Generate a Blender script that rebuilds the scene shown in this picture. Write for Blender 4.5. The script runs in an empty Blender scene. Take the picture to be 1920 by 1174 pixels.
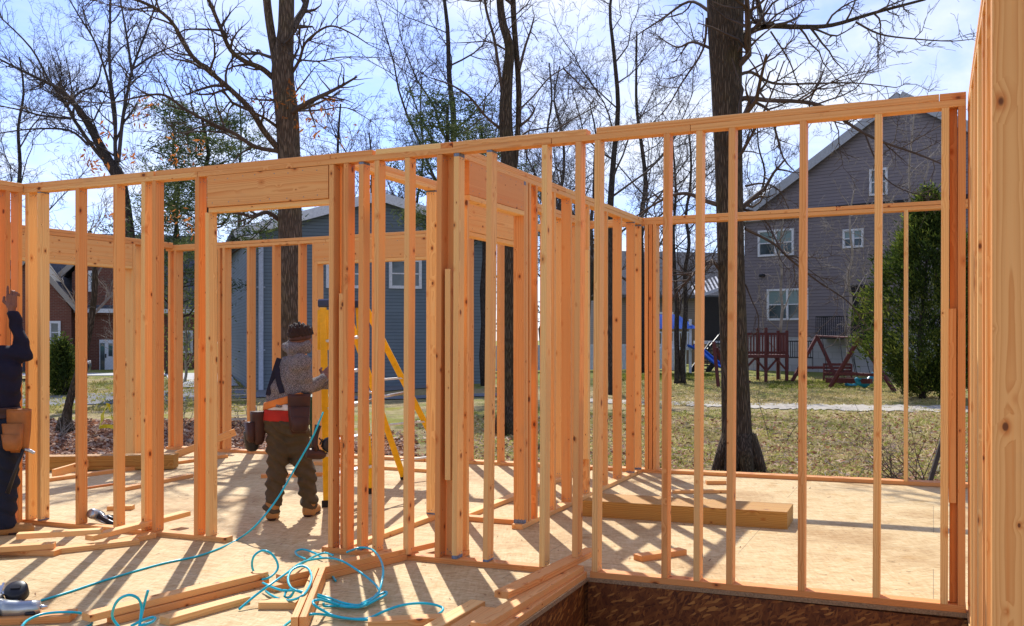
import bpy, bmesh, math, random
import numpy as np
from mathutils import Vector, Matrix

SC = bpy.context.scene
COL = SC.collection
R = math.radians

# ------------------------------------------------------------------ camera, sky, sun, exposure
# World frame: X runs along the stud walls to the right, Y away from the viewer, Z up, metres; the deck is Z = 0.
YAW = 0.40824; CAM_H = 1.4904; FPX = 1826.8; CYP = 631.34
cam_d = bpy.data.cameras.new('camera'); cam = bpy.data.objects.new('camera', cam_d); COL.objects.link(cam)
cam.location = (0, 0, CAM_H); cam.rotation_euler = (R(90), 0, YAW)
cam_d.sensor_width = 36; cam_d.lens = FPX/1920*36; cam_d.shift_y = (CYP-587)/1920
cam_d.clip_start = .05; cam_d.clip_end = 2000
SC.camera = cam

SUN_EL = R(44); SUN_AZ = YAW + R(11.1)          # angle to the left of +Y
sun_dir = Vector((-math.sin(SUN_AZ)*math.cos(SUN_EL), math.cos(SUN_AZ)*math.cos(SUN_EL), math.sin(SUN_EL)))
sd = bpy.data.lights.new('sun', 'SUN'); sd.energy = 2.9; sd.angle = R(.5); sd.color = (1, .965, .90)
so = bpy.data.objects.new('sun', sd); COL.objects.link(so)
so.rotation_euler = sun_dir.to_track_quat('Z', 'Y').to_euler(); so.location = (-6, 12, 14)

W = bpy.data.worlds.new('World'); SC.world = W; W.use_nodes = True
SC.view_settings.view_transform = 'Standard'; SC.view_settings.look = 'None'
SC.view_settings.exposure = 1.0; SC.view_settings.gamma = 1
SC.cycles.max_bounces = 8; SC.cycles.diffuse_bounces = 5
SC.cycles.transparent_max_bounces = 8

# ------------------------------------------------------------------ node helper
class NT:
    def __init__(s, nt): s.nt = nt; s.L = nt.links
    def n(s, t, **kw):
        x = s.nt.nodes.new(t)
        for k, v in kw.items(): setattr(x, k, v)
        return x
    def put(s, sock, v):
        if v is None: return
        if isinstance(v, bpy.types.NodeSocket): s.L.new(v, sock)
        elif hasattr(sock.default_value, '__len__') and not hasattr(v, '__len__'):
            sock.default_value = [v]*len(sock.default_value)
        else:
            if hasattr(v, '__len__') and len(sock.default_value) == 4 and len(v) == 3: v = (*v, 1)
            sock.default_value = v
    def math(s, op, a, b=None, c=None, clamp=False):
        x = s.n('ShaderNodeMath', operation=op, use_clamp=clamp)
        for i, v in enumerate((a, b, c)): s.put(x.inputs[i], v)
        return x.outputs[0]
    def vm(s, op, a, b=None, sc=None):
        x = s.n('ShaderNodeVectorMath', operation=op)
        s.put(x.inputs[0], a); s.put(x.inputs[1], b)
        if sc is not None: s.put(x.inputs['Scale'], sc)
        return x.outputs['Value'] if op in ('LENGTH', 'DOT_PRODUCT', 'DISTANCE') else x.outputs[0]
    def mapv(s, v, scale=(1, 1, 1), loc=(0, 0, 0), rot=(0, 0, 0)):
        x = s.n('ShaderNodeMapping'); s.put(x.inputs[0], v)
        x.inputs['Location'].default_value = loc; x.inputs['Rotation'].default_value = rot; x.inputs['Scale'].default_value = scale
        return x.outputs[0]
    def rotsc(s, v, a, scale, loc=(0, 0, 0)):   # turn first, then stretch
        return s.mapv(s.mapv(v, rot=(0, 0, a)), scale, loc)
    def noise(s, v, scale, detail=2, rough=.5, col=False, dist=0):
        x = s.n('ShaderNodeTexNoise'); s.put(x.inputs['Vector'], v)
        x.inputs['Scale'].default_value = scale; x.inputs['Detail'].default_value = detail
        x.inputs['Roughness'].default_value = rough; x.inputs['Distortion'].default_value = dist
        return x.outputs['Color' if col else 'Fac']
    def vor(s, v, scale, feature='F1', out='Distance', rnd=1):
        x = s.n('ShaderNodeTexVoronoi', feature=feature); s.put(x.inputs['Vector'], v)
        x.inputs['Scale'].default_value = scale; x.inputs['Randomness'].default_value = rnd
        return x.outputs[out]
    def ramp(s, f, stops, interp='LINEAR'):
        x = s.n('ShaderNodeValToRGB'); s.put(x.inputs[0], f); cr = x.color_ramp; cr.interpolation = interp
        while len(cr.elements) < len(stops): cr.elements.new(.5)
        for e, (p, c) in zip(cr.elements, stops):
            e.position = p; e.color = (*c, 1) if hasattr(c, '__len__') else (c, c, c, 1)
        return x.outputs[0]
    def step(s, f, a, b):
        x = s.n('ShaderNodeMapRange', interpolation_type='SMOOTHSTEP'); s.put(x.inputs[0], f)
        x.inputs[1].default_value = a; x.inputs[2].default_value = b
        return x.outputs[0]
    def mix(s, f, a, b, blend='MIX'):
        x = s.n('ShaderNodeMix', data_type='RGBA', blend_type=blend)
        s.put(x.inputs[0], f); s.put(x.inputs[6], a); s.put(x.inputs[7], b)
        return x.outputs[2]
    def coord(s, k='Object'): return s.n('ShaderNodeTexCoord').outputs[k]
    def pos(s): return s.n('ShaderNodeNewGeometry').outputs['Position']
    def rnd(s): return s.n('ShaderNodeObjectInfo').outputs['Random']
    def sep(s, v):
        x = s.n('ShaderNodeSeparateXYZ'); s.put(x.inputs[0], v); return x.outputs
    def comb(s, a, b, c):
        x = s.n('ShaderNodeCombineXYZ')
        for i, v in enumerate((a, b, c)): s.put(x.inputs[i], v)
        return x.outputs[0]
    def attr(s, name, out='Vector'): return s.n('ShaderNodeAttribute', attribute_name=name).outputs[out]

MATS = {}
def material(name, fn):
    m = bpy.data.materials.new(name); m.use_nodes = True
    nt = NT(m.node_tree); b = m.node_tree.nodes['Principled BSDF']
    b.inputs['Specular IOR Level'].default_value = .3
    d = fn(nt) or {}
    tr = d.pop('translucent', None)
    if tr:
        t = nt.n('ShaderNodeBsdfTranslucent'); nt.put(t.inputs[0], d['Base Color']); mx = nt.n('ShaderNodeMixShader'); mx.inputs[0].default_value = tr
        nt.L.new(b.outputs[0], mx.inputs[1]); nt.L.new(t.outputs[0], mx.inputs[2]); nt.L.new(mx.outputs[0], m.node_tree.nodes['Material Output'].inputs[0])
    for k, v in d.items():
        if k == 'bump':
            h, st, dist = v
            x = nt.n('ShaderNodeBump'); x.inputs['Strength'].default_value = st; x.inputs['Distance'].default_value = dist
            nt.put(x.inputs['Height'], h); nt.L.new(x.outputs[0], b.inputs['Normal'])
        else: nt.put(b.inputs[k], v)
    MATS[name] = m
    return m
def plain(name, c, rough=.6, metal=0, var=.12, scale=20, spec=.3):
    def fn(n):
        v = n.coord(); f = n.noise(v, scale, 4, .6)
        lo = tuple(x*(1-var) for x in c); hi = tuple(min(1, x*(1+var)) for x in c)
        return {'Base Color': n.ramp(f, [(.3, lo), (.7, hi)]), 'Roughness': rough, 'Metallic': metal, 'Specular IOR Level': spec}
    return material(name, fn)

# ---- lumber: rings about a pith line, stretched along the board, with knots; 'wc' holds each board's own coordinates
def lumber(light, dark, knot, late=(.76, .56, .40), fibre=(.78, .66, .55)):
    def fn(n):
        wc = n.attr('wc'); tint = n.attr('tint', 'Fac'); x, y, z = n.sep(wc)
        lowf = n.noise(n.mapv(wc, (1.1, 9, 9)), 1, 2, .5)
        kv = n.n('ShaderNodeTexVoronoi', feature='F1'); n.put(kv.inputs['Vector'], wc); kv.inputs['Scale'].default_value = 10.5
        kd = kv.outputs['Distance']; kr = n.sep(kv.outputs['Color'])[0]
        kd2 = n.vm('DISTANCE', n.mapv(wc, (.62, 1, 1)), n.mapv(kv.outputs['Position'], (.62, 1, 1)))
        size = n.math('MULTIPLY_ADD', n.math('POWER', kr, 2.4), .0115, .0032)
        rel = n.math('DIVIDE', kd2, size)
        swirl = n.math('MULTIPLY', n.math('EXPONENT', n.math('MULTIPLY', n.math('MULTIPLY', rel, rel), -.16)), .010)
        r = n.math('SQRT', n.math('ADD', n.math('MULTIPLY', y, y), n.math('MULTIPLY', z, z)))
        r = n.math('ADD', n.math('ADD', r, swirl), n.math('MULTIPLY', lowf, .020))
        ring = n.math('FRACT', n.math('MULTIPLY', r, 135))
        ring = n.math('POWER', ring, 1.8)
        ring = n.math('MULTIPLY', ring, n.step(n.math('FRACT', n.math('MULTIPLY', r, 135)), 1.0, .9))
        fib = n.noise(n.mapv(wc, (6, 420, 420)), 1, 2, .6)
        streak = n.noise(n.mapv(wc, (.5, 30, 30)), 1, 3, .6)
        c1 = n.mix(tint, light, dark)
        c2 = n.mix(1, c1, late, 'MULTIPLY')
        amt = n.math('MULTIPLY', ring, n.math('MULTIPLY_ADD', streak, 1.5, .05), clamp=True)
        c = n.mix(amt, c1, c2)
        c = n.mix(n.math('MULTIPLY', n.step(streak, .48, .72), .6), c, n.mix(1, c, (1.04, .84, .66), 'MULTIPLY'))
        c = n.mix(n.math('MULTIPLY', n.step(fib, .55, .8), .25), c, n.mix(1, c, fibre, 'MULTIPLY'))
        halo = n.step(rel, 2.2, .9); core = n.step(rel, 1.05, .6)
        c = n.mix(n.math('MULTIPLY', halo, .7), c, n.mix(1, c, (.78, .50, .32), 'MULTIPLY'))
        c = n.mix(n.math('MULTIPLY', core, .9), c, knot)
        dirt = n.noise(n.mapv(wc, (2.2, 7, 7), (7, 3, 1)), 1, 5, .65)
        c = n.mix(n.math('MULTIPLY', n.step(dirt, .58, .78), .22), c, (.30, .20, .13))
        h = n.math('ADD', n.math('MULTIPLY', ring, .6), n.math('MULTIPLY', fib, .6))
        return {'Base Color': c, 'Roughness': .58, 'Specular IOR Level': .22, 'bump': (h, .12, .0015)}
    return fn
material('lumber', lumber((.92, .60, .235), (.72, .28, .08), (.12, .034, .012)))
material('treated_lumber', lumber((.56, .31, .075), (.36, .16, .028), (.14, .06, .02), (.50, .36, .22), (.42, .30, .2)))
plain('osb_edge', (.30, .185, .095), .8, var=.4, scale=90)
plain('end_paint', (.16, .19, .25), .7, var=.45, scale=60)

def osb(base, dark, light, contrast, seams, stain):
    def fn(n):
        p = n.pos(); base_c = base
        fl = None
        for i, (a, sx) in enumerate(((12, 1), (70, 1.2), (128, .9), (165, 1.1))):
            v = n.rotsc(p, R(a), (9*sx, 62*sx, 60*sx), (i*3.1, i*1.7, i))
            t = n.vor(v, 1, 'F1', 'Color'); t = n.sep(t)[0]
            fl = t if fl is None else n.math('ADD', fl, t)
        fl = n.math('MULTIPLY', fl, .25)
        grain = n.noise(n.rotsc(p, R(8), (9, 90, 90)), 1, 3, .6)
        big = n.noise(p, .9, 5, .6); mid = n.noise(p, 4.5, 4, .6)
        c = n.ramp(fl, [(.22, dark), (.5, base_c), (.78, light)])
        c = n.mix(contrast, base_c, c)
        c = n.mix(n.math('MULTIPLY', n.step(grain, .48, .70), .7), c, n.mix(1, c, (.74, .64, .52), 'MULTIPLY'))
        c = n.mix(n.math('MULTIPLY', n.step(big, .46, .70), stain), c, n.mix(1, c, (.68, .56, .43), 'MULTIPLY'))
        c = n.mix(n.math('MULTIPLY', n.step(mid, .56, .75), stain), c, n.mix(1, c, (.82, .70, .50), 'MULTIPLY'))
        chips = n.vor(n.rotsc(p, R(25), (30, 130, 60)), 1, 'F1', 'Distance')
        chipc = n.sep(n.vor(n.rotsc(p, R(25), (30, 130, 60)), 1, 'F1', 'Color'))[1]
        cm = n.math('MULTIPLY', n.step(chips, .30, .12), n.step(chipc, .82, .86))
        c = n.mix(n.math('MULTIPLY', cm, .75), c, (.12, .07, .035))
        h = n.math('ADD', n.math('MULTIPLY', fl, .5), n.math('MULTIPLY', grain, .5))
        if seams:
            x, y, z = n.sep(p)
            sy = n.math('ABSOLUTE', n.math('SUBTRACT', n.math('FRACT', n.math('DIVIDE', n.math('ADD', y, .62), 1.22)), .5))
            row = n.math('FLOOR', n.math('DIVIDE', n.math('ADD', y, .62), 1.22))
            sx = n.math('ABSOLUTE', n.math('SUBTRACT', n.math('FRACT', n.math('ADD', n.math('DIVIDE', x, 2.44), n.math('MULTIPLY', row, .5))), .5))
            wob = n.math('MULTIPLY', n.noise(p, 6, 2), .0006)
            m = n.math('MAXIMUM', n.step(n.math('ADD', sy, wob), .0034, .0012), n.step(n.math('ADD', sx, wob), .0017, .0006))
            c = n.mix(n.math('MULTIPLY', m, .7), c, (.14, .09, .05))
            h = n.math('SUBTRACT', h, n.math('MULTIPLY', m, 3))
            ax = n.math('MULTIPLY', n.math('SUBTRACT', n.math('FRACT', n.math('DIVIDE', x, .406)), .5), .406); ay = n.math('MULTIPLY', n.math('SUBTRACT', n.math('FRACT', n.math('DIVIDE', n.math('ADD', y, n.math('MULTIPLY', wob, 60)), .23)), .5), .23)
            ax = n.math('ADD', ax, n.math('MULTIPLY', n.math('SUBTRACT', n.noise(p, 3, 2), .5), .05))
            nl = n.step(n.math('SQRT', n.math('ADD', n.math('MULTIPLY', ax, ax), n.math('MULTIPLY', ay, ay))), .007, .0035)
            c = n.mix(n.math('MULTIPLY', nl, .75), c, (.10, .06, .035))
        return {'Base Color': c, 'Roughness': .7, 'Specular IOR Level': .2, 'bump': (h, .06, .0015)}
    return fn
material('subfloor', osb((.60, .435, .215), (.46, .295, .125), (.68, .53, .30), .75, True, .85))
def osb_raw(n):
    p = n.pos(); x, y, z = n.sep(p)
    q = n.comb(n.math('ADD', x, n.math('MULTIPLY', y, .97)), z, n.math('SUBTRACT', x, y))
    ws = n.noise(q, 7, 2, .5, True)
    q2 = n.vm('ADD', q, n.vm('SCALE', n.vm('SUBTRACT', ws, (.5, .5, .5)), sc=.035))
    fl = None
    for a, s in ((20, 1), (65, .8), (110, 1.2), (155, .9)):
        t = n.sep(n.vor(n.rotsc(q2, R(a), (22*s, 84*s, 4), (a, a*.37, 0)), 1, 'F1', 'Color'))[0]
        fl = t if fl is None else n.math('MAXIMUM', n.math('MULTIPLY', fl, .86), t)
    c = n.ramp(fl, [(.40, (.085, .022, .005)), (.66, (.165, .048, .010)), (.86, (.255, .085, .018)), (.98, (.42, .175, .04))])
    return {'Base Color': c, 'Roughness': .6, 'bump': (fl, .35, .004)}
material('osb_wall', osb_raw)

# ---- setting materials
def ground_fn(n):
    p = n.pos(); a = n.noise(p, .16, 5, .6); b = n.noise(p, 1.3, 5, .65); c_ = n.noise(p, 9, 4, .7); f = n.noise(p, 60, 3, .7)
    x, y, z = n.sep(p)
    straw = n.ramp(c_, [(.3, (.30, .215, .105)), (.5, (.44, .34, .17)), (.7, (.54, .45, .26))])
    green = n.ramp(c_, [(.3, (.14, .19, .028)), (.55, (.23, .27, .045)), (.75, (.36, .34, .09))])
    moss = n.ramp(f, [(.3, (.22, .20, .03)), (.7, (.44, .38, .07))])
    dirt = n.ramp(f, [(.3, (.13, .09, .06)), (.7, (.28, .21, .14))])
    far = n.step(n.math('ADD', y, n.math('MULTIPLY', b, 6)), 33, 38)
    g = n.math('ADD', n.math('MULTIPLY', a, .75), n.math('MULTIPLY', b, .5))
    g = n.math('ADD', g, n.math('MULTIPLY', far, .16))
    c = n.mix(n.math('MULTIPLY', n.step(g, .59, .76), .8), straw, green)
    c = n.mix(n.math('MULTIPLY', n.step(b, .52, .66), n.step(y, 27, 22)), c, moss)
    c = n.mix(n.math('MULTIPLY', n.step(n.math('ADD', n.noise(p, .7, 5, .7), n.math('MULTIPLY', n.step(y, 20, 11), .12)), .54, .68), .75), c, dirt)
    return {'Base Color': c, 'Roughness': .95, 'Specular IOR Level': .1, 'bump': (n.math('ADD', c_, f), .7, .06)}
material('ground', ground_fn)
def gravel_fn(c0, c1, sc):
    def fn(n):
        p = n.pos(); a = n.noise(p, sc, 5, .7); b = n.noise(p, .8, 4, .6)
        c = n.mix(a, c0, c1); c = n.mix(n.math('MULTIPLY', n.step(b, .5, .7), .35), c, tuple(x*.6 for x in c0))
        return {'Base Color': c, 'Roughness': .95, 'Specular IOR Level': .1, 'bump': (a, .5, .02)}
    return fn
material('path', gravel_fn((.34, .30, .235), (.58, .53, .46), 9))
material('asphalt', gravel_fn((.16, .16, .17), (.28, .28, .29), 22))
material('concrete', gravel_fn((.46, .45, .43), (.62, .61, .58), 9))
def leaf_fn(cols):
    def fn(n):
        t = n.attr('tint', 'Fac'); st = [(i/(len(cols)-1), c) for i, c in enumerate(cols)]
        return {'Base Color': n.ramp(t, st), 'Roughness': .75, 'Specular IOR Level': .2, 'translucent': .45}
    return fn
material('leaf_litter', leaf_fn([(.08, .035, .022), (.21, .085, .045), (.36, .17, .10), (.48, .30, .21), (.66, .52, .42)]))
material('oak_leaf', leaf_fn([(.30, .10, .025), (.46, .16, .04), (.42, .20, .06)]))
material('grass_blade', leaf_fn([(.19, .23, .04), (.34, .33, .08), (.56, .45, .21), (.68, .56, .32)]))
material('needle', leaf_fn([(.030, .055, .022), (.055, .085, .03), (.09, .12, .04), (.13, .15, .05)]))
material('cedar_leaf', leaf_fn([(.018, .034, .008), (.04, .065, .012), (.085, .122, .018), (.22, .24, .04)]))
material('young_leaf', leaf_fn([(.10, .13, .03), (.18, .22, .05), (.26, .28, .07)]))
def bark_fn(c0, c1, moss=0.):
    def fn(n):
        v = n.coord(); a = n.noise(n.mapv(v, (26, 26, 3.0)), 1, 5, .7, dist=.6); b = n.noise(v, 2, 3)
        r = n.vor(n.mapv(v, (42, 42, 4.5)), 1, 'DISTANCE_TO_EDGE')
        rid = n.step(r, .02, .25)
        c = n.ramp(n.math('MULTIPLY', rid, a), [(.05, tuple(x*.6 for x in c0)), (.35, c0), (.75, c1)])
        if moss: c = n.mix(n.math('MULTIPLY', n.step(b, .45, .65), moss), c, n.mix(1, c, (1.0, 1.1, .6), 'MULTIPLY'))
        return {'Base Color': c, 'Roughness': .9, 'Specular IOR Level': .15, 'bump': (n.math('ADD', rid, a), .9, .03)}
    return fn
material('bark', bark_fn((.11, .078, .052), (.20, .145, .098), .4))
material('bark_warm', bark_fn((.17, .118, .082), (.31, .225, .16), .3))
material('bark_dark', bark_fn((.085, .066, .054), (.17, .135, .11)))
plain('tan_trim', (.34, .30, .26), .6, var=.2)
plain('twig', (.085, .058, .042), .85, var=.3, scale=3)
plain('twig_dark', (.075, .058, .050), .85, var=.3, scale=3)
plain('twig_pale', (.30, .25, .20), .8, var=.4, scale=4)

def siding_fn(c, lap, var=.1):
    def fn(n):
        v = n.coord(); x, y, z = n.sep(v)
        f = n.math('FRACT', n.math('DIVIDE', z, lap)); gap_shade = n.step(f, .16, .05)
        d = n.noise(n.mapv(v, (.6, .6, 3)), 1, 4, .6)
        cc = n.ramp(d, [(.3, tuple(q*(1-var) for q in c)), (.7, tuple(q*(1+var) for q in c))])
        cc = n.mix(n.math('MULTIPLY', gap_shade, .72), cc, tuple(q*.16 for q in c))  # dark line at each lap: the lap's shadow, put into the colour
        return {'Base Color': cc, 'Roughness': .55, 'bump': (n.math('SUBTRACT', 1, f), .8, .02)}
    return fn
material('mauve_siding', siding_fn((.215, .182, .188), .145))
material('blue_siding', siding_fn((.15, .186, .21), .125))
material('taupe_siding', siding_fn((.22, .18, .15), .14))
def brick_fn(n):
    v = n.coord(); x, y, z = n.sep(v)
    b = n.n('ShaderNodeTexBrick'); n.put(b.inputs['Vector'], n.comb(n.math('ADD', x, y), z, 0))
    b.inputs['Color1'].default_value = (.22, .068, .042, 1); b.inputs['Color2'].default_value = (.13, .042, .03, 1)
    b.inputs['Mortar'].default_value = (.26, .19, .15, 1); b.inputs['Scale'].default_value = 1
    b.inputs['Brick Width'].default_value = .24; b.inputs['Row Height'].default_value = .085; b.inputs['Mortar Size'].default_value = .011
    c = n.mix(n.noise(v, 3, 4), b.outputs['Color'], (.16, .06, .04))
    return {'Base Color': c, 'Roughness': .85, 'bump': (b.outputs['Fac'], -.3, .01)}
material('brick', brick_fn)
def shingle_fn(n):
    v = n.coord(); x, y, z = n.sep(v)
    b = n.n('ShaderNodeTexBrick'); n.put(b.inputs['Vector'], n.comb(x, n.math('MULTIPLY', z, 1.25), 0))
    b.inputs['Color1'].default_value = (.115, .12, .135, 1); b.inputs['Color2'].default_value = (.07, .073, .083, 1)
    b.inputs['Mortar'].default_value = (.035, .035, .04, 1); b.inputs['Scale'].default_value = 1
    b.inputs['Brick Width'].default_value = .33; b.inputs['Row Height'].default_value = .17; b.inputs['Mortar Size'].default_value = .014
    return {'Base Color': n.mix(n.noise(v, 8, 4), b.outputs['Color'], (.10, .10, .115)), 'Roughness': .9, 'bump': (b.outputs['Fac'], -.4, .015)}
material('shingle', shingle_fn)
def block_fn(n):
    v = n.coord(); x, y, z = n.sep(v)
    b = n.n('ShaderNodeTexBrick'); n.put(b.inputs['Vector'], n.comb(n.math('ADD', x, y), z, 0))
    b.inputs['Color1'].default_value = (.50, .49, .50, 1); b.inputs['Color2'].default_value = (.43, .42, .43, 1)
    b.inputs['Mortar'].default_value = (.30, .29, .29, 1); b.inputs['Scale'].default_value = 1
    b.inputs['Brick Width'].default_value = .62; b.inputs['Row Height'].default_value = .3; b.inputs['Mortar Size'].default_value = .012
    return {'Base Color': n.mix(n.math('MULTIPLY', n.noise(v, 1.2, 5), .6), b.outputs['Color'], (.34, .32, .30)), 'Roughness': .9}
material('pale_block', block_fn)
def glass_fn(n):
    v = n.coord(); f = n.noise(v, 1.1, 3)
    return {'Base Color': n.ramp(f, [(.35, (.035, .05, .055)), (.65, (.10, .13, .135))]), 'Roughness': .06, 'Specular IOR Level': .8}
material('window_glass', glass_fn)
def blind_fn(n):
    z = n.sep(n.coord())[2]; f = n.math('FRACT', n.math('MULTIPLY', z, 16))
    return {'Base Color': n.mix(f, (.16, .24, .23), (.26, .34, .33)), 'Roughness': .15, 'Specular IOR Level': .7}
material('blind_glass', blind_fn)
for nm, c, ro, me in (('white_trim', (.72, .72, .74), .5, 0), ('grey_trim', (.40, .41, .43), .5, 0), ('dark_void', (.02, .018, .017), .7, 0),
        ('black_iron', (.02, .02, .022), .45, 0), ('red_wood', (.115, .026, .022), .6, 0), ('teal_plastic', (.02, .25, .33), .35, 0),
        ('blue_plastic', (.02, .10, .48), .35, 0), ('vinyl_white', (.66, .70, .78), .4, 0), ('car_paint', (.018, .026, .045), .2, 0),
        ('car_glass', (.05, .22, .22), .05, 0), ('tyre', (.02, .02, .02), .8, 0), ('door_white', (.66, .69, .75), .4, 0),
        ('green_plastic', (.02, .075, .03), .45, 0), ('brown_fence', (.20, .15, .105), .85, 0),
        ('yellow_fibreglass', (.80, .44, .01), .4, 0), ('navy_plastic', (.02, .024, .06), .4, 0), ('aluminium', (.62, .62, .63), .32, .9),
        ('hose', (.015, .50, .60), .28, 0), ('tool_black', (.022, .020, .021), .38, 0), ('tool_metal', (.42, .44, .44), .3, .75),
        ('steel', (.5, .5, .52), .3, .9), ('skin', (.20, .085, .05), .5, 0), ('hair', (.028, .014, .010), .8, 0),
        ('navy_cloth', (.009, .008, .022), .85, 0), ('denim', (.012, .015, .028), .85, 0), ('olive_cloth', (.082, .058, .030), .9, 0),
        ('boot_tan', (.40, .19, .055), .75, 0), ('orange_cloth', (.62, .20, .04), .8, 0), ('red_cloth', (.42, .025, .015), .8, 0),
        ('white_cloth', (.62, .60, .58), .85, 0), ('leather_dark', (.055, .022, .016), .5, 0), ('leather_tan', (.36, .125, .03), .5, 0),
        ('strap', (.012, .012, .026), .8, 0), ('tape_yellow', (.78, .62, .03), .4, 0), ('gutter', (.46, .50, .58), .45, 0),
        ('black_rubber', (.015, .015, .015), .7, 0), ('stone_grey', (.38, .37, .36), .85, 0), ('awning', (.52, .53, .58), .6, 0)):
    plain(nm, c, ro, me, var=.14, scale=14)
def tweed(n):
    v = n.coord(); f = n.noise(v, 170, 3, .8); g = n.noise(v, 9, 3)
    c = n.ramp(f, [(.36, (.03, .027, .028)), (.5, (.135, .122, .122)), (.64, (.38, .36, .36))])
    return {'Base Color': c, 'Roughness': .95, 'bump': (n.math('ADD', f, n.math('MULTIPLY', g, 3)), .4, .006)}
material('grey_tweed', tweed)
def wall_twocolour(n):
    return {'Base Color': (.4, .4, .4)}

# ---- sky
nt = NT(W.node_tree); bg = W.node_tree.nodes['Background']
sky = nt.n('ShaderNodeTexSky', sky_type='NISHITA'); sky.sun_disc = False
sky.sun_elevation = SUN_EL; sky.sun_rotation = -SUN_AZ; sky.air_density = 1; sky.dust_density = .6; sky.ozone_density = 1.6
g = nt.coord('Generated'); gx, gy, gz = nt.sep(g)
den = nt.math('ADD', nt.math('MAXIMUM', gz, 0), .16)
pv = nt.comb(nt.math('DIVIDE', gx, den), nt.math('DIVIDE', gy, den), 0)
cl = nt.noise(nt.mapv(pv, (1, 1, 1), (2.3, 1.1, 0)), .85, 7, .58, dist=.35)
cl2 = nt.noise(nt.mapv(pv, (1.3, .7, 1), (5.3, 4.1, 0)), 2.6, 5, .6)
cm = nt.step(nt.math('ADD', nt.math('MULTIPLY', cl, .8), nt.math('MULTIPLY', cl2, .25)), .43, .66)
cloud = nt.mix(cl2, (3.9, 4.4, 5.4), (5.3, 5.4, 5.7))
skyc = nt.mix(1, sky.outputs[0], (.50, .585, .90), 'MULTIPLY')
nt.put(bg.inputs['Color'], nt.mix(nt.math('MULTIPLY', cm, .9), skyc, cloud)); bg.inputs['Strength'].default_value = .112

# ------------------------------------------------------------------ image pixel helpers: where a pixel's sight line meets a known plane
CY_, SY_ = math.cos(YAW), math.sin(YAW)
Z_SHEAR = .00883                                    # heights sheared half a degree sideways to fit the image coordinates
def zt(x, y): return Z_SHEAR*(x*CY_ + y*SY_)
def fl(px, py, z=0.):
    u = (px-960)/FPX; v = (py-CYP)/FPX; t = (CAM_H-z)/(v+Z_SHEAR*u)
    return Vector((t*(u*CY_-SY_), t*(u*SY_+CY_), z))
def onY(px, Y, py=None):
    u = (px-960)/FPX; t = Y/(u*SY_+CY_)
    return Vector((t*(u*CY_-SY_), Y, 0 if py is None else CAM_H-t*((py-CYP)/FPX+Z_SHEAR*u)))
def at(px, py, t):                               # point at forward distance t
    u = (px-960)/FPX
    return Vector((t*(u*CY_-SY_), t*(u*SY_+CY_), CAM_H-t*((py-CYP)/FPX+Z_SHEAR*u)))
RIGHT = Vector((CY_, SY_, 0)); FWD = Vector((-SY_, CY_, 0))
def T(p): return Vector((p[0], p[1], p[2]+zt(p[0], p[1])))

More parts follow.
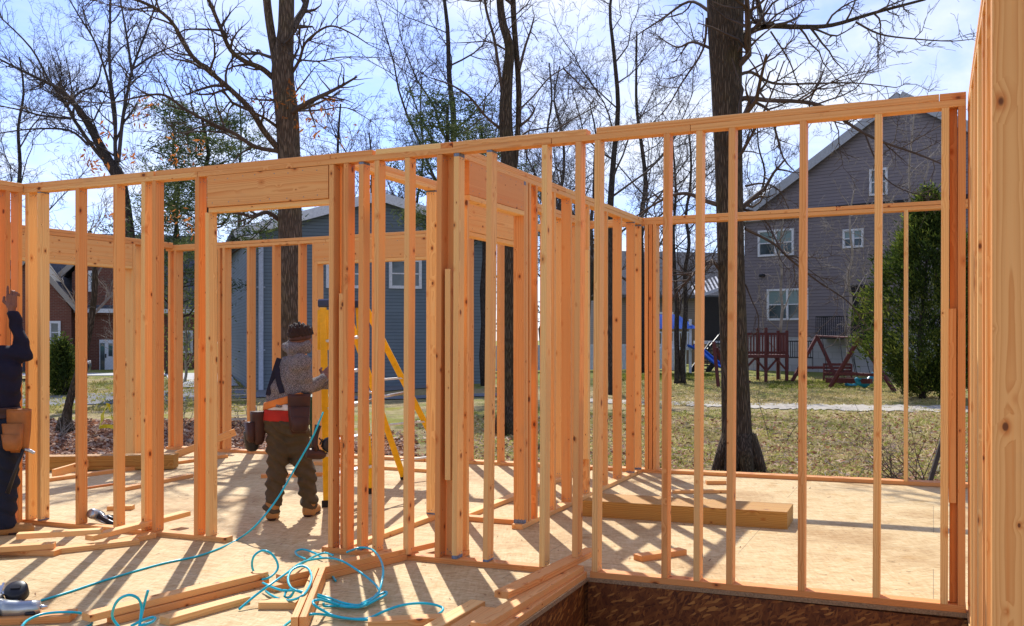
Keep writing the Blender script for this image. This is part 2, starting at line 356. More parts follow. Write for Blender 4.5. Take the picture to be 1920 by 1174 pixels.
# ------------------------------------------------------------------ mesh builder
class MB:
    def __init__(s): s.v = []; s.f = []; s.m = []; s.sm = []; s.wc = []; s.ti = []
    def add(s, vs, fs, mat=0, smooth=False, wc=None, tint=None):
        o = len(s.v); s.v += [tuple(p) for p in vs]
        s.wc += list(wc) if wc is not None else [(0, 0, 0)]*len(vs)
        s.ti += [0.5 if tint is None else tint]*len(vs) if not isinstance(tint, list) else tint
        for f in fs: s.f.append([o+i for i in f]); s.m.append(mat); s.sm.append(smooth)
        return s
    def box(s, c, d, rot=None, mat=0, ch=0.0):
        hx, hy, hz = d[0]/2, d[1]/2, d[2]/2
        if ch <= 0:
            vs = [Vector((x*hx, y*hy, z*hz)) for x in (-1, 1) for y in (-1, 1) for z in (-1, 1)]
            fs = [(0, 1, 3, 2), (4, 6, 7, 5), (0, 4, 5, 1), (2, 3, 7, 6), (0, 2, 6, 4), (1, 5, 7, 3)]
        else:
            ch = min(ch, hx*.49, hy*.49, hz*.49); bm = bmesh.new()
            bmesh.ops.create_cube(bm, size=1)
            for v in bm.verts: v.co = Vector((v.co.x*2*hx, v.co.y*2*hy, v.co.z*2*hz))
            bmesh.ops.bevel(bm, geom=bm.edges[:], offset=ch, segments=1, affect='EDGES')
            bm.verts.index_update(); vs = [v.co.copy() for v in bm.verts]; fs = [[v.index for v in f.verts] for f in bm.faces]; bm.free()
        M = rot if rot is not None else Matrix.Identity(3)
        return s.add([M @ p + Vector(c) for p in vs], fs, mat)
    def bar(s, a, b, w, h=None, mat=0, up=(0, 0, 1), ch=0.0):
        a, b = Vector(a), Vector(b); d = b-a; x = d.normalized(); up = Vector(up)
        if abs(x.dot(up)) > .99: up = Vector((0, 1, 0))
        y = up.cross(x).normalized(); z = x.cross(y)
        return s.box((a+b)/2, (d.length, w, h or w), Matrix((x, y, z)).transposed(), mat, ch)
    def tube(s, pts, rad, n=8, mat=0, cap=True, smooth=True, tint=None, flat=1.0):
        pts = [Vector(p) for p in pts]; k = len(pts)
        if not hasattr(rad, '__len__'): rad = [rad]*k
        vs = []; prev = None
        for i, p in enumerate(pts):
            d = (pts[min(i+1, k-1)]-pts[max(i-1, 0)])
            d = d.normalized() if d.length > 1e-9 else Vector((0, 0, 1))
            if prev is None: u = d.orthogonal().normalized()
            else:
                u = prev - d*prev.dot(d); u = u.normalized() if u.length > 1e-6 else d.orthogonal().normalized()
            prev = u; w = d.cross(u)
            for j in range(n):
                a = 2*math.pi*j/n; vs.append(p + (u*math.cos(a)+w*math.sin(a)*flat)*rad[i])
        fs = [(i*n+j, i*n+(j+1) % n, (i+1)*n+(j+1) % n, (i+1)*n+j) for i in range(k-1) for j in range(n)]
        if cap: fs += [tuple(range(n-1, -1, -1)), tuple((k-1)*n+j for j in range(n))]
        return s.add(vs, fs, mat, smooth, tint=tint)
    def lathe(s, prof, c=(0, 0, 0), axis=(0, 0, 1), n=20, mat=0, smooth=True):
        ax = Vector(axis).normalized(); u = ax.orthogonal().normalized(); w = ax.cross(u); c = Vector(c)
        vs = [c + ax*h + (u*math.cos(2*math.pi*j/n)+w*math.sin(2*math.pi*j/n))*r for r, h in prof for j in range(n)]
        k = len(prof)
        fs = [(i*n+j, i*n+(j+1) % n, (i+1)*n+(j+1) % n, (i+1)*n+j) for i in range(k-1) for j in range(n)]
        fs += [tuple(range(n-1, -1, -1)), tuple((k-1)*n+j for j in range(n))]
        return s.add(vs, fs, mat, smooth)
    def prism(s, poly, z0, z1, mat=0, M=None):     # polygon in local XY extruded along local Z
        M = M or Matrix.Identity(4); n = len(poly)
        vs = [M @ Vector((x, y, z)) for z in (z0, z1) for x, y in poly]
        fs = [tuple(range(n-1, -1, -1)), tuple(range(n, 2*n))] + [(j, (j+1) % n, n+(j+1) % n, n+j) for j in range(n)]
        return s.add(vs, fs, mat)
    def mesh(s, name, mats, origin=(0, 0, 0), recalc=True):
        me = bpy.data.meshes.new(name); o = Vector(origin)
        me.from_pydata([tuple(Vector(p)-o) for p in s.v], [], s.f)
        for k in mats: me.materials.append(MATS[k])
        me.polygons.foreach_set('material_index', s.m); me.polygons.foreach_set('use_smooth', s.sm)
        a = me.attributes.new('wc', 'FLOAT_VECTOR', 'POINT'); a.data.foreach_set('vector', np.array(s.wc, dtype=np.float32).ravel())
        a = me.attributes.new('tint', 'FLOAT', 'POINT'); a.data.foreach_set('value', np.array(s.ti, dtype=np.float32))
        if recalc:
            bm = bmesh.new(); bm.from_mesh(me); bmesh.ops.recalc_face_normals(bm, faces=bm.faces[:]); bm.to_mesh(me); bm.free()
        me.update(); return me

def tag(o, label=None, cat=None, group=None, kind=None):
    if label: o['label'] = label
    if cat: o['category'] = cat
    if group: o['group'] = group
    if kind: o['kind'] = kind
    return o
def empty(name, loc=(0, 0, 0), rz=0, label=None, cat=None, group=None):
    o = bpy.data.objects.new(name, None); COL.objects.link(o); o.location = loc; o.rotation_euler = (0, 0, rz)
    o.empty_display_size = .1
    return tag(o, label, cat, group)
def put(name, mb, mats, parent=None, origin=(0, 0, 0), label=None, cat=None, group=None, kind=None, loc=None, recalc=True):
    """link mb as one mesh object; the mesh is stored relative to origin and the object placed there (relative to its parent)"""
    if isinstance(mats, str): mats = [mats]
    me = mb.mesh(name, mats, origin, recalc); o = bpy.data.objects.new(name, me); COL.objects.link(o)
    o.location = origin if loc is None else loc
    if parent: o.parent = parent
    return tag(o, label, cat, group, kind)

RB = random.Random(7)
def board_mb(p0, p1, w, th, wdir, mb=None, tint=None, bow=.0018, paint=0., seed=None, nails=None):
    """a planed board between p0 and p1: width w along wdir, thickness th; carries its own wood coordinates"""
    rr = random.Random(seed) if seed is not None else RB
    mb = mb or MB(); p0, p1 = Vector(p0), Vector(p1); d = p1-p0; Ln = d.length; x = d/Ln
    y = Vector(wdir); y = (y-x*y.dot(x)).normalized(); z = x.cross(y)
    c = .0026; hw, ht = w/2, th/2
    ring = [(-hw+c, -ht), (hw-c, -ht), (hw, -ht+c), (hw, ht-c), (hw-c, ht), (-hw+c, ht), (-hw, ht-c), (-hw, -ht+c)]
    ox = rr.uniform(0, 60); oy = rr.uniform(-.09, .09); oz = rr.choice((-1, 1))*rr.uniform(.015, .11)
    if tint is None: tint = min(1, max(0, rr.gauss(.5, .34)))
    by, bz = rr.uniform(-bow, bow), rr.uniform(-bow, bow)
    ts = [0, .0012/Ln]; 
    if paint: ts.append(paint/Ln)
    ts += [.25, .5, .75]
    if paint: ts.append(1-paint/Ln)
    ts += [1-.0012/Ln, 1]
    vs = []; wc = []
    for i, t in enumerate(ts):
        sh = 1-.002/hw if i in (0, len(ts)-1) else 1
        k = 4*t*(1-t)
        for a, b in ring:
            p = p0+d*t + y*(a*sh+by*k*Ln/2) + z*(b*sh+bz*k*Ln/2)
            vs.append(T(p)); wc.append((t*Ln+ox, a+oy, b+oz))
    o = len(mb.v); n = 8
    body, pnt = [], []
    for i in range(len(ts)-1):
        tgt = pnt if paint and i in (0, 1, len(ts)-2, len(ts)-3) and (i < 2 or i >= len(ts)-3) else body
        for j in range(n): tgt.append((i*n+j, i*n+(j+1) % n, (i+1)*n+(j+1) % n, (i+1)*n+j))
    caps = [tuple(range(n-1, -1, -1)), tuple((len(ts)-1)*n+j for j in range(n))]
    (pnt if paint else body).extend(caps)
    mb.add(vs, body, 0, False, wc, tint)
    if nails:                                     # dark nail heads, a hair proud of the two wide faces
        if nails == 'ends': sp = [(q, a) for q in (.018, .03, Ln-.02, Ln-.034) for a in (-.5, 0.05, .55) if rr.random() < .6]
        else: sp = [((i+rr.uniform(.2, .8))*Ln/nails, e*hw*.78) for i in range(nails) for e in (-1, 1)]
        for q, a0 in sp:
            a = a0*hw if nails == 'ends' else a0; q += rr.uniform(-.008, .008); a += rr.uniform(-.006, .006)
            for sg in (-1, 1):
                k = 4*(q/Ln)*(1-q/Ln); c_ = p0+x*q+y*(a+by*k*Ln/2)+z*(sg*(ht+.0007)+bz*k*Ln/2); kk = len(mb.v)
                mb.add([T(c_+x*(math.cos(u)*.0046)+y*(math.sin(u)*.0036)) for u in (0, 1.05, 2.09, 3.14, 4.19, 5.24)], [])
                mb.f.append([kk+i for i in range(6)]); mb.m.append(1); mb.sm.append(False)
    for f in pnt: mb.f.append([o+i for i in f]); mb.m.append(1); mb.sm.append(False)
    return mb
LM = ['lumber', 'end_paint']
def board(name, p0, p1, w, th, wdir, parent=None, mats=LM, label=None, cat=None, group=None, kind=None, **kw):
    mb = board_mb(p0, p1, w, th, wdir, **kw); o = T((Vector(p0)+Vector(p1))/2)
    ob = put(name, mb, mats, None, o, label, cat, group, kind)
    if parent: ob.parent = parent; ob.location = o - parent.location
    return ob

# ------------------------------------------------------------------ setting: ground, road, paths
def hgt(x, y):
    d = x*-SY_ + y*CY_
    h = -.52 + .42*min(1, max(0, (d-20)/28))**1.3
    return h + zt(x, y)
def grid_sheet(name, x0, x1, y0, y1, nx, ny, dz=0., mats='ground', fn=None, wob=0.):
    mb = MB(); rr = random.Random(3); vs = []
    for j in range(ny+1):
        for i in range(nx+1):
            x = x0+(x1-x0)*i/nx; y = y0+(y1-y0)*j/ny
            vs.append((x, y, hgt(x, y)+dz + (math.sin(x*.9)*math.cos(y*.7)*.03 + rr.uniform(-1, 1)*.012 if wob else 0)))
    fs = [(j*(nx+1)+i, j*(nx+1)+i+1, (j+1)*(nx+1)+i+1, (j+1)*(nx+1)+i) for j in range(ny) for i in range(nx)]
    mb.add(vs, fs, 0, True)
    return put(name, mb, mats, kind='structure', recalc=False)
grid_sheet('ground', -240, 200, -60, 340, 220, 200)
def ribbon(name, pts, widths, dz, mats, n=40, jag=.08, seed=1):
    """a strip on the ground along a smooth line"""
    rr = random.Random(seed); mb = MB(); vs = []
    P = [Vector((p[0], p[1], 0)) for p in pts]; seg = len(P)-1
    for i in range(n+1):
        s = i/n*seg; k = min(int(s), seg-1); t = s-k
        p = P[k].lerp(P[k+1], t); d = (P[k+1]-P[k]).normalized(); q = Vector((-d.y, d.x, 0))
        w = widths[k]*(1-t)+widths[k+1]*t
        for m in range(5):
            e = (m/4-.5)*w + (rr.uniform(-jag, jag) if m in (0, 4) else 0)
            r_ = p+q*e; vs.append((r_.x, r_.y, hgt(r_.x, r_.y)+dz))
    fs = [(i*5+m, i*5+m+1, (i+1)*5+m+1, (i+1)*5+m) for i in range(n) for m in range(4)]
    mb.add(vs, fs, 0, True)
    return put(name, mb, mats, kind='structure', recalc=False)
def gp(px, t): v = at(px, 0, t); return (v.x, v.y)
ribbon('path', [gp(1080, 29), gp(1250, 27.6), gp(1420, 26.6), gp(1600, 25.6), gp(1900, 24.5)], [1.1, 1.3, 1.6, 1.8, 2.0], .02, 'path', 130, .32)
ribbon('road', [gp(-700, 27), gp(60, 30.5), gp(420, 33), gp(700, 36), gp(860, 42)], [5.0, 5.0, 5.2, 5.0, 4], .025, 'asphalt', 50, .1)
ribbon('footpath', [gp(-300, 47), gp(210, 46), gp(420, 45)], [2.0, 2.0, 2.0], .03, 'concrete', 30, .02)
ribbon('driveway', [gp(385, 36.5), gp(372, 45)], [2.4, 2.8], .035, 'concrete', 12, .02)
ribbon('yard_path', [gp(560, 30.5), gp(760, 30.5), gp(960, 31.5)], [1.2, 1.3, 1.2], .03, 'asphalt', 30, .1)

# deck: one solid slab with the stair opening cut out, on a foundation wall
D, K_ = 5.704, 10.289
PX0, PX1, PY0 = -1.957, .165, 2.6
def slab(name, rects, z0, z1, mats, kind='structure'):
    xs = sorted({a for r_ in rects for a in (r_[0], r_[1])}); ys = sorted({a for r_ in rects for a in (r_[2], r_[3])})
    inside = lambda x, y: any(r_[0] < x < r_[1] and r_[2] < y < r_[3] for r_ in rects)
    mb = MB(); idx = {}
    def V(i, j, z):
        k = (i, j, z)
        if k not in idx: idx[k] = len(mb.v); mb.add([T((xs[i], ys[j], z))], [])
        return idx[k]
    cell = lambda i, j: 0 <= i < len(xs)-1 and 0 <= j < len(ys)-1 and inside((xs[i]+xs[i+1])/2, (ys[j]+ys[j+1])/2)
    def F(*q, m_=0): mb.f.append(list(q)); mb.m.append(m_); mb.sm.append(False)
    for i in range(len(xs)-1):
        for j in range(len(ys)-1):
            if not cell(i, j): continue
            F(V(i, j, z1), V(i+1, j, z1), V(i+1, j+1, z1), V(i, j+1, z1))
            F(V(i, j, z0), V(i, j+1, z0), V(i+1, j+1, z0), V(i+1, j, z0))
            for di, dj, a, b in ((-1, 0, (i, j+1), (i, j)), (1, 0, (i+1, j), (i+1, j+1)), (0, -1, (i, j), (i+1, j)), (0, 1, (i+1, j+1), (i, j+1))):
                if not cell(i+di, j+dj): F(V(*a, z0), V(*b, z0), V(*b, z1), V(*a, z1), m_=len(mats)-1 if isinstance(mats, list) else 0)
    return put(name, mb, mats, kind=kind)
YB = K_+.14
slab('subfloor', [(-9.6, PX0, -1, YB), (PX0, PX1, -1, PY0), (PX0, PX1, D-.002, YB), (PX1, 3.2, -1, YB)], -.024, 0, ['subfloor', 'osb_edge'])
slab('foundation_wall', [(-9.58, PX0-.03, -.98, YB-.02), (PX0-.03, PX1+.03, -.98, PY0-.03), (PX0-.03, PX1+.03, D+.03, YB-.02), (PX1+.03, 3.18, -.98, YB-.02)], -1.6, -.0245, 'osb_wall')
slab('stairwell_floor', [(PX0-.02, PX1+.02, PY0-.02, D+.02)], -1.62, -1.5, 'concrete')
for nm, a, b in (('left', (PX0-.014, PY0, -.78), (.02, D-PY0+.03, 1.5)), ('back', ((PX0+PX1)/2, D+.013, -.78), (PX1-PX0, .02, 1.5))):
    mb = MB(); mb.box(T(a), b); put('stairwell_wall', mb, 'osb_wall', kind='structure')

# ------------------------------------------------------------------ stud walls: every wall one thing, every stick one part
Z1, Z2, Z3 = 2.695, 2.733, 2.771                   # underside of plates, joint, top
def wall(label, origin, group='stud walls of the unfinished house'):
    return empty('stud_wall', T(origin), 0, label, 'stud wall', group)
jit = lambda s=.0015: RB.uniform(-s, s)
def studX(w, X, Y, depth=.089, z0=.038, z1=Z1, lean=0., name='stud', paint=0., **kw):
    return board(name, (X+.019+jit()-lean/2, Y+depth/2+jit(), z0), (X+.019+lean/2+jit(), Y+depth/2+jit(), z1), depth, .038, (0, 1, 0), w, paint=paint, nails='ends', **kw)
def studY(w, X, Y, depth=.089, z0=.038, z1=Z1, name='stud', paint=0., **kw):   # X = right face, Y = near face
    return board(name, (X-depth/2+jit(), Y+.019+jit(), z0), (X-depth/2+jit(), Y+.019+jit(), z1), depth, .038, (1, 0, 0), w, paint=paint, nails='ends', **kw)
def plateX(w, X0, X1, Y, z, depth=.089, name='top_plate', **kw):
    return board(name, (X0, Y+depth/2+jit(.002), z+.019), (X1, Y+depth/2+jit(.002), z+.019), depth, .038, (0, 1, 0), w, **kw)
def plateY(w, X, Y0, Y1, z, depth=.089, name='top_plate', **kw):
    return board(name, (X-depth/2+jit(.002), Y0, z+.019), (X-depth/2+jit(.002), Y1, z+.019), depth, .038, (1, 0, 0), w, **kw)

# front bearing wall (runs along X at Y = D)
wf = wall('long front stud wall with the doorway, its base running along the stair opening', (-3.3, D, 0))
for a, b, t in ((-6.9, -5.01, .4), (-5.005, -2.2, .7), (-2.196, -1.32, .6), (-1.317, .159, .55)): plateX(wf, a, b, D, Z1, tint=t)
for a, b, t in ((-6.9, -5.43, .5), (-5.415, -3.845, .75), (-3.84, -3.505, .8), (-3.478, -2.98, .05), (-2.976, -2.895, 1), (-2.89, -1.968, .6), (-1.902, .028, .6), (.031, .159, .9)):
    plateX(wf, a, b, D, Z2, tint=t)
plateX(wf, -6.9, -4.755, D, 0, name='bottom_plate', tint=.6)
plateX(wf, -3.915, -2.262, D, 0, name='bottom_plate', tint=.9)
plateX(wf, -1.945, .159, D, 0, name='bottom_plate', tint=.85)
for X, t, ln, pt in ((-6.785, .05, 0, .0), (-6.650, 0, 0, .01), (-6.235, .75, 0, 0), (-5.838, .55, 0, 0), (-5.553, .15, 0, 0), (-5.446, .8, 0, 0), (-5.039, .85, .012, 0),
                     (-3.857, .6, .01, 0), (-3.737, .85, .01, 0), (-3.619, .6, .016, .016), (-3.496, .5, .02, 0), (-3.256, .35, .014, 0), (-3.016, .9, .018, 0),
                     (-2.892, .2, .014, .022), (-2.662, .45, .028, .014), (-2.273, .1, .018, 0), (-1.925, .35, .018, 0), (-1.488, .75, .015, 0),
                     (-1.293, .35, .015, 0), (-1.101, .6, .015, 0), (-.700, .65, .01, 0), (-.301, .15, .012, 0), (.037, .2, .005, 0), (.120, .9, .003, 0)):
    studX(wf, X, D, lean=ln, tint=t, paint=pt)
studX(wf, -2.051, D, z0=.116, lean=.022, tint=.6)
studX(wf, -4.936, D, z1=2.425, name='trimmer_stud', tint=.2)
board('header', (-4.918, D+.020, 2.579), (-3.86, D+.020, 2.579), .23, .038, (0, 0, 1), wf, nails=8, tint=.65)
board('header', (-4.918, D+.069, 2.579), (-3.86, D+.069, 2.579), .23, .038, (0, 0, 1), wf, nails=8, tint=.5)
board('header_sill', (-4.918, D+.052, 2.444), (-3.86, D+.052, 2.444), .074, .036, (0, 1, 0), wf, tint=.2)
board('corner_block', (.0985, D+.066, .04), (.0985, D+.066, Z1), .038, .040, (0, 1, 0), wf, tint=1)
board('blocking', (.094, D+.024, .58), (.094, D+.024, 1.62), .038, .028, (1, 0, 0), wf, tint=.8)
board('scab', (-3.758, D+.052, .82), (-3.758, D+.052, 1.80), .089, .036, (0, 1, 0), wf, tint=.55)
board('scab', (-2.933, D+.052, .55), (-2.933, D+.052, 1.94), .089, .040, (0, 1, 0), wf, tint=.3)

# rear exterior wall
wk = wall('back wall of the house frame with a window header and wide opening to the lawn', (-3.9, K_, 0))
for a, b, t in ((-9.58, -7.0, .5), (-6.995, -2.95, .35), (-2.945, 1.2, .6)): plateX(wk, a, b, K_, Z1, .14, tint=t)
for a, b, t in ((-9.58, -5.2, .6), (-5.19, -2.9, .4), (-2.89, -.9, .5), (-.89, 1.2, .75)): plateX(wk, a, b, K_, Z2, .14, tint=t)
for a, b, t in ((-9.58, -5.6, .7), (-5.59, -2.0, .6), (-1.99, 1.2, .8)): plateX(wk, a, b, K_, 0, .14, 'bottom_plate', tint=t)
for X, t in ((-9.54, .5), (-9.44, .7), (-8.70, .6), (-8.617, .5), (-8.22, .7), (-7.818, .7), (-7.413, .75), (-7.202, .6), (-5.51, .4), (-5.04, .6), (-4.641, .65), (-4.24, .4), (-3.908, .3), (-3.844, .2),
             (-3.45, .6), (-2.88, .5), (-2.835, .85), (-2.79, .6), (-.267, .3), (.10, .5), (.5, .5)):
    studX(wk, X, K_, .14, tint=t)
studX(wk, -7.163, K_, .14, z1=2.45, name='trimmer_stud', tint=.5); studX(wk, -5.549, K_, .14, z1=2.45, name='trimmer_stud', tint=.4)
board('header', (-7.164, K_+.020, 2.579), (-5.51, K_+.020, 2.579), .23, .038, (0, 0, 1), wk, nails=8, tint=.6)
board('header', (-7.164, K_+.118, 2.579), (-5.51, K_+.118, 2.579), .23, .038, (0, 0, 1), wk, nails=8, tint=.6)
board('header_sill', (-7.164, K_+.07, 2.445), (-5.51, K_+.07, 2.445), .13, .036, (0, 1, 0), wk, tint=.2)

# left exterior wall
XL = -9.447
wl = wall('left outer stud wall carrying the long header, in front of the brick house', (XL, 7.6, 0))
plateY(wl, XL, 5.2, K_-.004, Z1+.03, .14, tint=.8); plateY(wl, XL, 5.2, K_-.004, Z2+.03, .14, tint=.7)
board('header', (XL-.022, 6.9, 2.583), (XL-.022, 9.56, 2.583), .28, .038, (0, 0, 1), wl, nails=8, tint=.45)
board('header', (XL-.118, 6.9, 2.583), (XL-.118, 9.56, 2.583), .28, .038, (0, 0, 1), wl, nails=8, tint=.45)
board('header_sill', (XL-.07, 6.9, 2.424), (XL-.07, 9.56, 2.424), .13, .036, (1, 0, 0), wl, tint=.1)
for Y, t, z in ((9.565, .3, Z1+.03), (9.74, .2, Z1+.03), (9.79, .7, Z1+.03), (6.85, .5, Z1+.03), (6.4, .5, Z1+.03), (6.0, .5, Z1+.03), (5.6, .5, Z1+.03)): studY(wl, XL, Y, .14, 0, z, tint=t)

# right exterior wall, seen edge on, close to the viewer
wr = wall('tall stud wall seen edge on at the right, nearest of all the walls', (.24, 4.6, 0))
XR = .17
plateY(wr, XR+.14, 3.5, 5.86, Z1, .14, tint=.5); plateY(wr, XR+.14, 3.5, 5.86, Z2, .14, tint=.6); plateY(wr, XR+.14, 3.5, 5.86, 0, .14, 'bottom_plate', tint=.6)
for Y, t in ((5.72, .7), (5.30, .25), (4.90, .6), (4.50, .15), (4.10, .75), (3.79, .4)): tw = R(RB.uniform(2, 5)); board('stud', (XR+.07, Y+.019, .038), (XR+.07, Y+.019, Z1), .14, .038, (math.cos(tw), math.sin(tw), 0), wr, tint=t, nails='ends')
board('stud', (XR+.074, 3.562, .038), (XR+.074, 3.562, Z1), .14, .038, (math.cos(R(6)), math.sin(R(6)), 0), wr, tint=.55, bow=0, seed=57)

# inner partition walls
XC = -2.91
wc_ = wall('inner partition with an open doorway, running from the front wall to the back wall', (XC, 7.9, 0))
plateY(wc_, XC, 5.795, K_-.002, Z1, tint=.5); plateY(wc_, XC, 5.795, 7.9, Z2, tint=.6); plateY(wc_, XC, 7.905, K_-.002, Z2, tint=.4)
plateY(wc_, XC, 5.795, 5.995, 0, name='bottom_plate', tint=.9); plateY(wc_, XC, 6.93, K_-.002, 0, name='bottom_plate', tint=.4)
for Y, t, pt in ((5.80, .4, 0), (6.967, .7, .03), (7.009, .5, 0), (7.075, .6, 0), (7.21, .8, 0), (7.62, .5, 0), (8.02, .7, 0), (8.505, .4, 0), (9.05, .55, 0), (9.52, .6, 0), (9.98, .75, .012), (10.235, .35, .02)):
    studY(wc_, XC, Y, tint=t, paint=pt)
studY(wc_, XC, 5.957, z1=2.425, name='trimmer_stud', tint=.4)
board('header', (XC-.020, 5.995, 2.579), (XC-.020, 6.965, 2.579), .23, .038, (0, 0, 1), wc_, nails=8, tint=.85)
board('header', (XC-.069, 5.995, 2.579), (XC-.069, 6.965, 2.579), .23, .038, (0, 0, 1), wc_, nails=8, tint=.6)
board('header_sill', (XC-.04, 5.995, 2.444), (XC-.04, 6.965, 2.444), .084, .036, (1, 0, 0), wc_, tint=.2)
board('scab', (XC-.045, 8.482, .36), (XC-.045, 8.482, 2.28), .105, .036, (1, 0, 0), wc_, tint=.0, seed=11)

XB = -3.736
wb = wall('short inner partition left of the doorway partition, meeting the front wall by the pale plate', (XB, 6.5, 0))
plateY(wb, XB, 5.795, 7.24, Z1, tint=.1); plateY(wb, XB, 5.795, 7.24, Z2, tint=.5); plateY(wb, XB, 5.795, 7.24, 0, name='bottom_plate', tint=.3)
studY(wb, XB, 5.80, tint=.5); studY(wb, XB, 6.22, tint=.5); studY(wb, XB, 7.07, tint=.02, paint=.014)
wa = wall('small cross wall between the two inner partitions, with a low plate across the passage', (-3.4, 7.1, 0))
plateX(wa, XB+.002, XC-.092, 7.09, 0, name='bottom_plate', tint=.7); plateX(wa, XB+.002, XC-.092, 7.09, Z1, tint=.5)
studX(wa, -3.535, 7.09, tint=.3)
X2 = -3.50
wb2 = wall('rear inner partition with its own header, seen through the doorway partition', (X2, 8.8, 0))
plateY(wb2, X2, 7.185, K_-.002, Z1, tint=.5); plateY(wb2, X2, 7.185, K_-.002, 0, name='bottom_plate', tint=.3)
plateY(wb2, X2, 7.185, K_-.002, Z2, tint=.5)
board('header', (X2-.020, 7.2, 2.48), (X2-.020, 8.55, 2.48), .24, .038, (0, 0, 1), wb2, nails=8, tint=.3)
board('header', (X2-.069, 7.2, 2.48), (X2-.069, 8.55, 2.48), .24, .038, (0, 0, 1), wb2, nails=8, tint=.3)
board('header_sill', (X2-.045, 7.2, 2.34), (X2-.045, 8.55, 2.34), .084, .036, (1, 0, 0), wb2, tint=.2)
for Y, t in ((8.56, .6), (8.6, .4), (9.0, .5), (9.42, .3), (9.85, .6)): studY(wb2, X2, Y, tint=t)

XE = -6.80
we = wall('stud wall at the left edge where the worker reaches up, joining the front wall', (XE, 4.9, 0))
plateY(we, XE, 3.9, D-.006, Z1, tint=.7); plateY(we, XE, 3.9, D-.006, Z2, tint=.5); plateY(we, XE, 3.9, D-.006, 0, name='bottom_plate', tint=.7)
for Y, t in ((4.3, .4), (4.7, .5), (5.08, .6), (5.44, .15), (5.545, .9), (5.655, .6)): studY(we, XE, Y, tint=t)

# ------------------------------------------------------------------ loose lumber on the deck
LG = 'loose pieces of lumber on the deck'
def loose(label, a, b, w=.089, th=.038, side=1, wdir=None, name='lumber_board', group=LG, cat='board', **kw):
    """board whose lower front edge runs a -> b; side +1 puts its body on the far/left side of that line"""
    a, b = Vector(a), Vector(b); d = (b-a).normalized(); q = Vector((-d.y, d.x, 0))*side
    off = q*(w/2); off.z += th/2
    return board(name, a+off, b+off, w, th, q, None, label=label, cat=cat, group=group, bow=.003, **kw)
z = .038
loose('lower board of the long pair crossing under the blue hose, reaching towards the short studs', (-3.55, 4.70, 0), (-3.2, 5.81, 0), tint=.7)
loose('upper board of the pair under the blue hose coil, ending by the tall corner studs', (-3.545, 4.785, .039), (-3.10, 6.13, .039), tint=.6)
loose('upper board of the pair at the bottom edge, hose loop at its left end', (-3.98, 3.74, .039), (-3.703, 4.84, .039), tint=.5)
loose('lower board of the pair at the bottom edge, under the hose loops', (-3.93, 3.86, 0), (-3.69, 4.83, 0), tint=.8)
loose('long flat board in front of the bottom pair, running out of the picture', fl(318, 1174), fl(470, 1131), tint=.3)
loose('small cut block lying between the bottom boards under the blue hose', fl(484, 1143), fl(554, 1143), .089, .038, tint=.35, name='lumber_block', cat='block')
for i, lab in enumerate(('left one of two boards on edge running from the hose coil towards the viewer', 'right one of two boards on edge running from the hose coil towards the viewer')):
    o = .042*i; d = (fl(625, 1088)-fl(590, 1174)).normalized(); q = Vector((d.y, -d.x, 0))*o
    loose(lab, fl(578, 1190)+q-Vector((.055, .01, 0)), fl(611, 1090)+q-Vector((.045, .01, 0)), .036, .085, tint=.55+.2*i)
loose('flat board at the bottom edge beneath the long flat hose loop', fl(690, 1180), fl(838, 1172), tint=.5)
loose('nail-marked board at the bottom edge, left of the stair opening stack', (-2.27, 4.25, .0), (-2.262, 4.86, .0), tint=.25)
loose('grey-topped board at the bottom edge, right beside the stair opening stack', (-2.145, 4.2, .0), (-2.15, 4.76, .0), tint=.6)
loose('bottom board of the stack along the edge of the stair opening', (-1.962, 3.6, 0), (-1.962, D-.003, 0), tint=.75)
loose('middle board of the stack along the edge of the stair opening', (-2.02, 4.35, .039), (-1.975, 5.68, .039), tint=.6)
loose('top board of the stack along the edge of the stair opening, with bright sun patches', (-2.095, 4.80, .078), (-1.99, 6.0, .078), tint=.7)
loose('short cut block alone on the sunlit deck behind the stair opening', fl(1203, 1054), fl(1288, 1041), .089, .038, tint=.8, name='lumber_block', cat='block')
loose('offcut lying by the back wall, farther of the two beyond the thick beam', fl(1325, 909), fl(1362, 909), tint=.6, name='lumber_block', cat='block')
loose('thin strip lying just beyond the thick beam', fl(1262, 926), fl(1366, 925), .06, .03, tint=.4)
loose('upper board of the crossed pair on the front plate by the doorway studs', (-5.53, 5.22, .05), (-5.45, 6.13, .08), tint=.3)
loose('lower board of the crossed pair by the doorway studs', (-5.42, 5.30, 0), (-5.36, 5.66, 0), tint=.5)
loose('bottom board of the pile at the left edge in front of the worker', fl(-60, 1040), fl(101, 1044), tint=.7)
loose('middle board of the pile at the left edge, under the worker\'s boots', fl(-60, 1040, .039), fl(101, 1030, .039), tint=.5)
loose('pale top board of the pile at the left edge, pointing at the front wall studs', fl(30, 1012, .078), fl(190, 1003, .078), tint=.2)
loose('flat board lying from the left pile to the crossed pair', fl(104, 1040), fl(262, 1022), tint=.45)
loose('board under the nail gun in the lower left corner', fl(-60, 1176), fl(130, 1168), .14, .038, tint=.85)
loose('cut end of a board behind the nail gun by the front wall', fl(200, 958), fl(247, 957), tint=.5)
loose('dark thin strip on the deck at the left behind the front wall', fl(165, 917), fl(213, 910), .04, .02, tint=1)
loose('flat board on the sunlit deck at the left, nearest board behind the front studs', fl(236, 921), fl(363, 895), tint=.6)
loose('long plate board on the deck at the left, stretching to the back wall', fl(60, 908), fl(428, 858), tint=.6)
board('lumber_board', fl(100, 888, .05), at(214, 855, 11.6), .089, .038, (0, 0, 1), label='board propped up at the left over the long plate board', cat='board', group=LG, tint=.4)
board('lumber_board', fl(330, 853, .03), at(441, 810, 12.75), .089, .038, (0, 0, 1), label='diagonal brace board leaning in the back left corner', cat='board', group=LG, tint=.45)
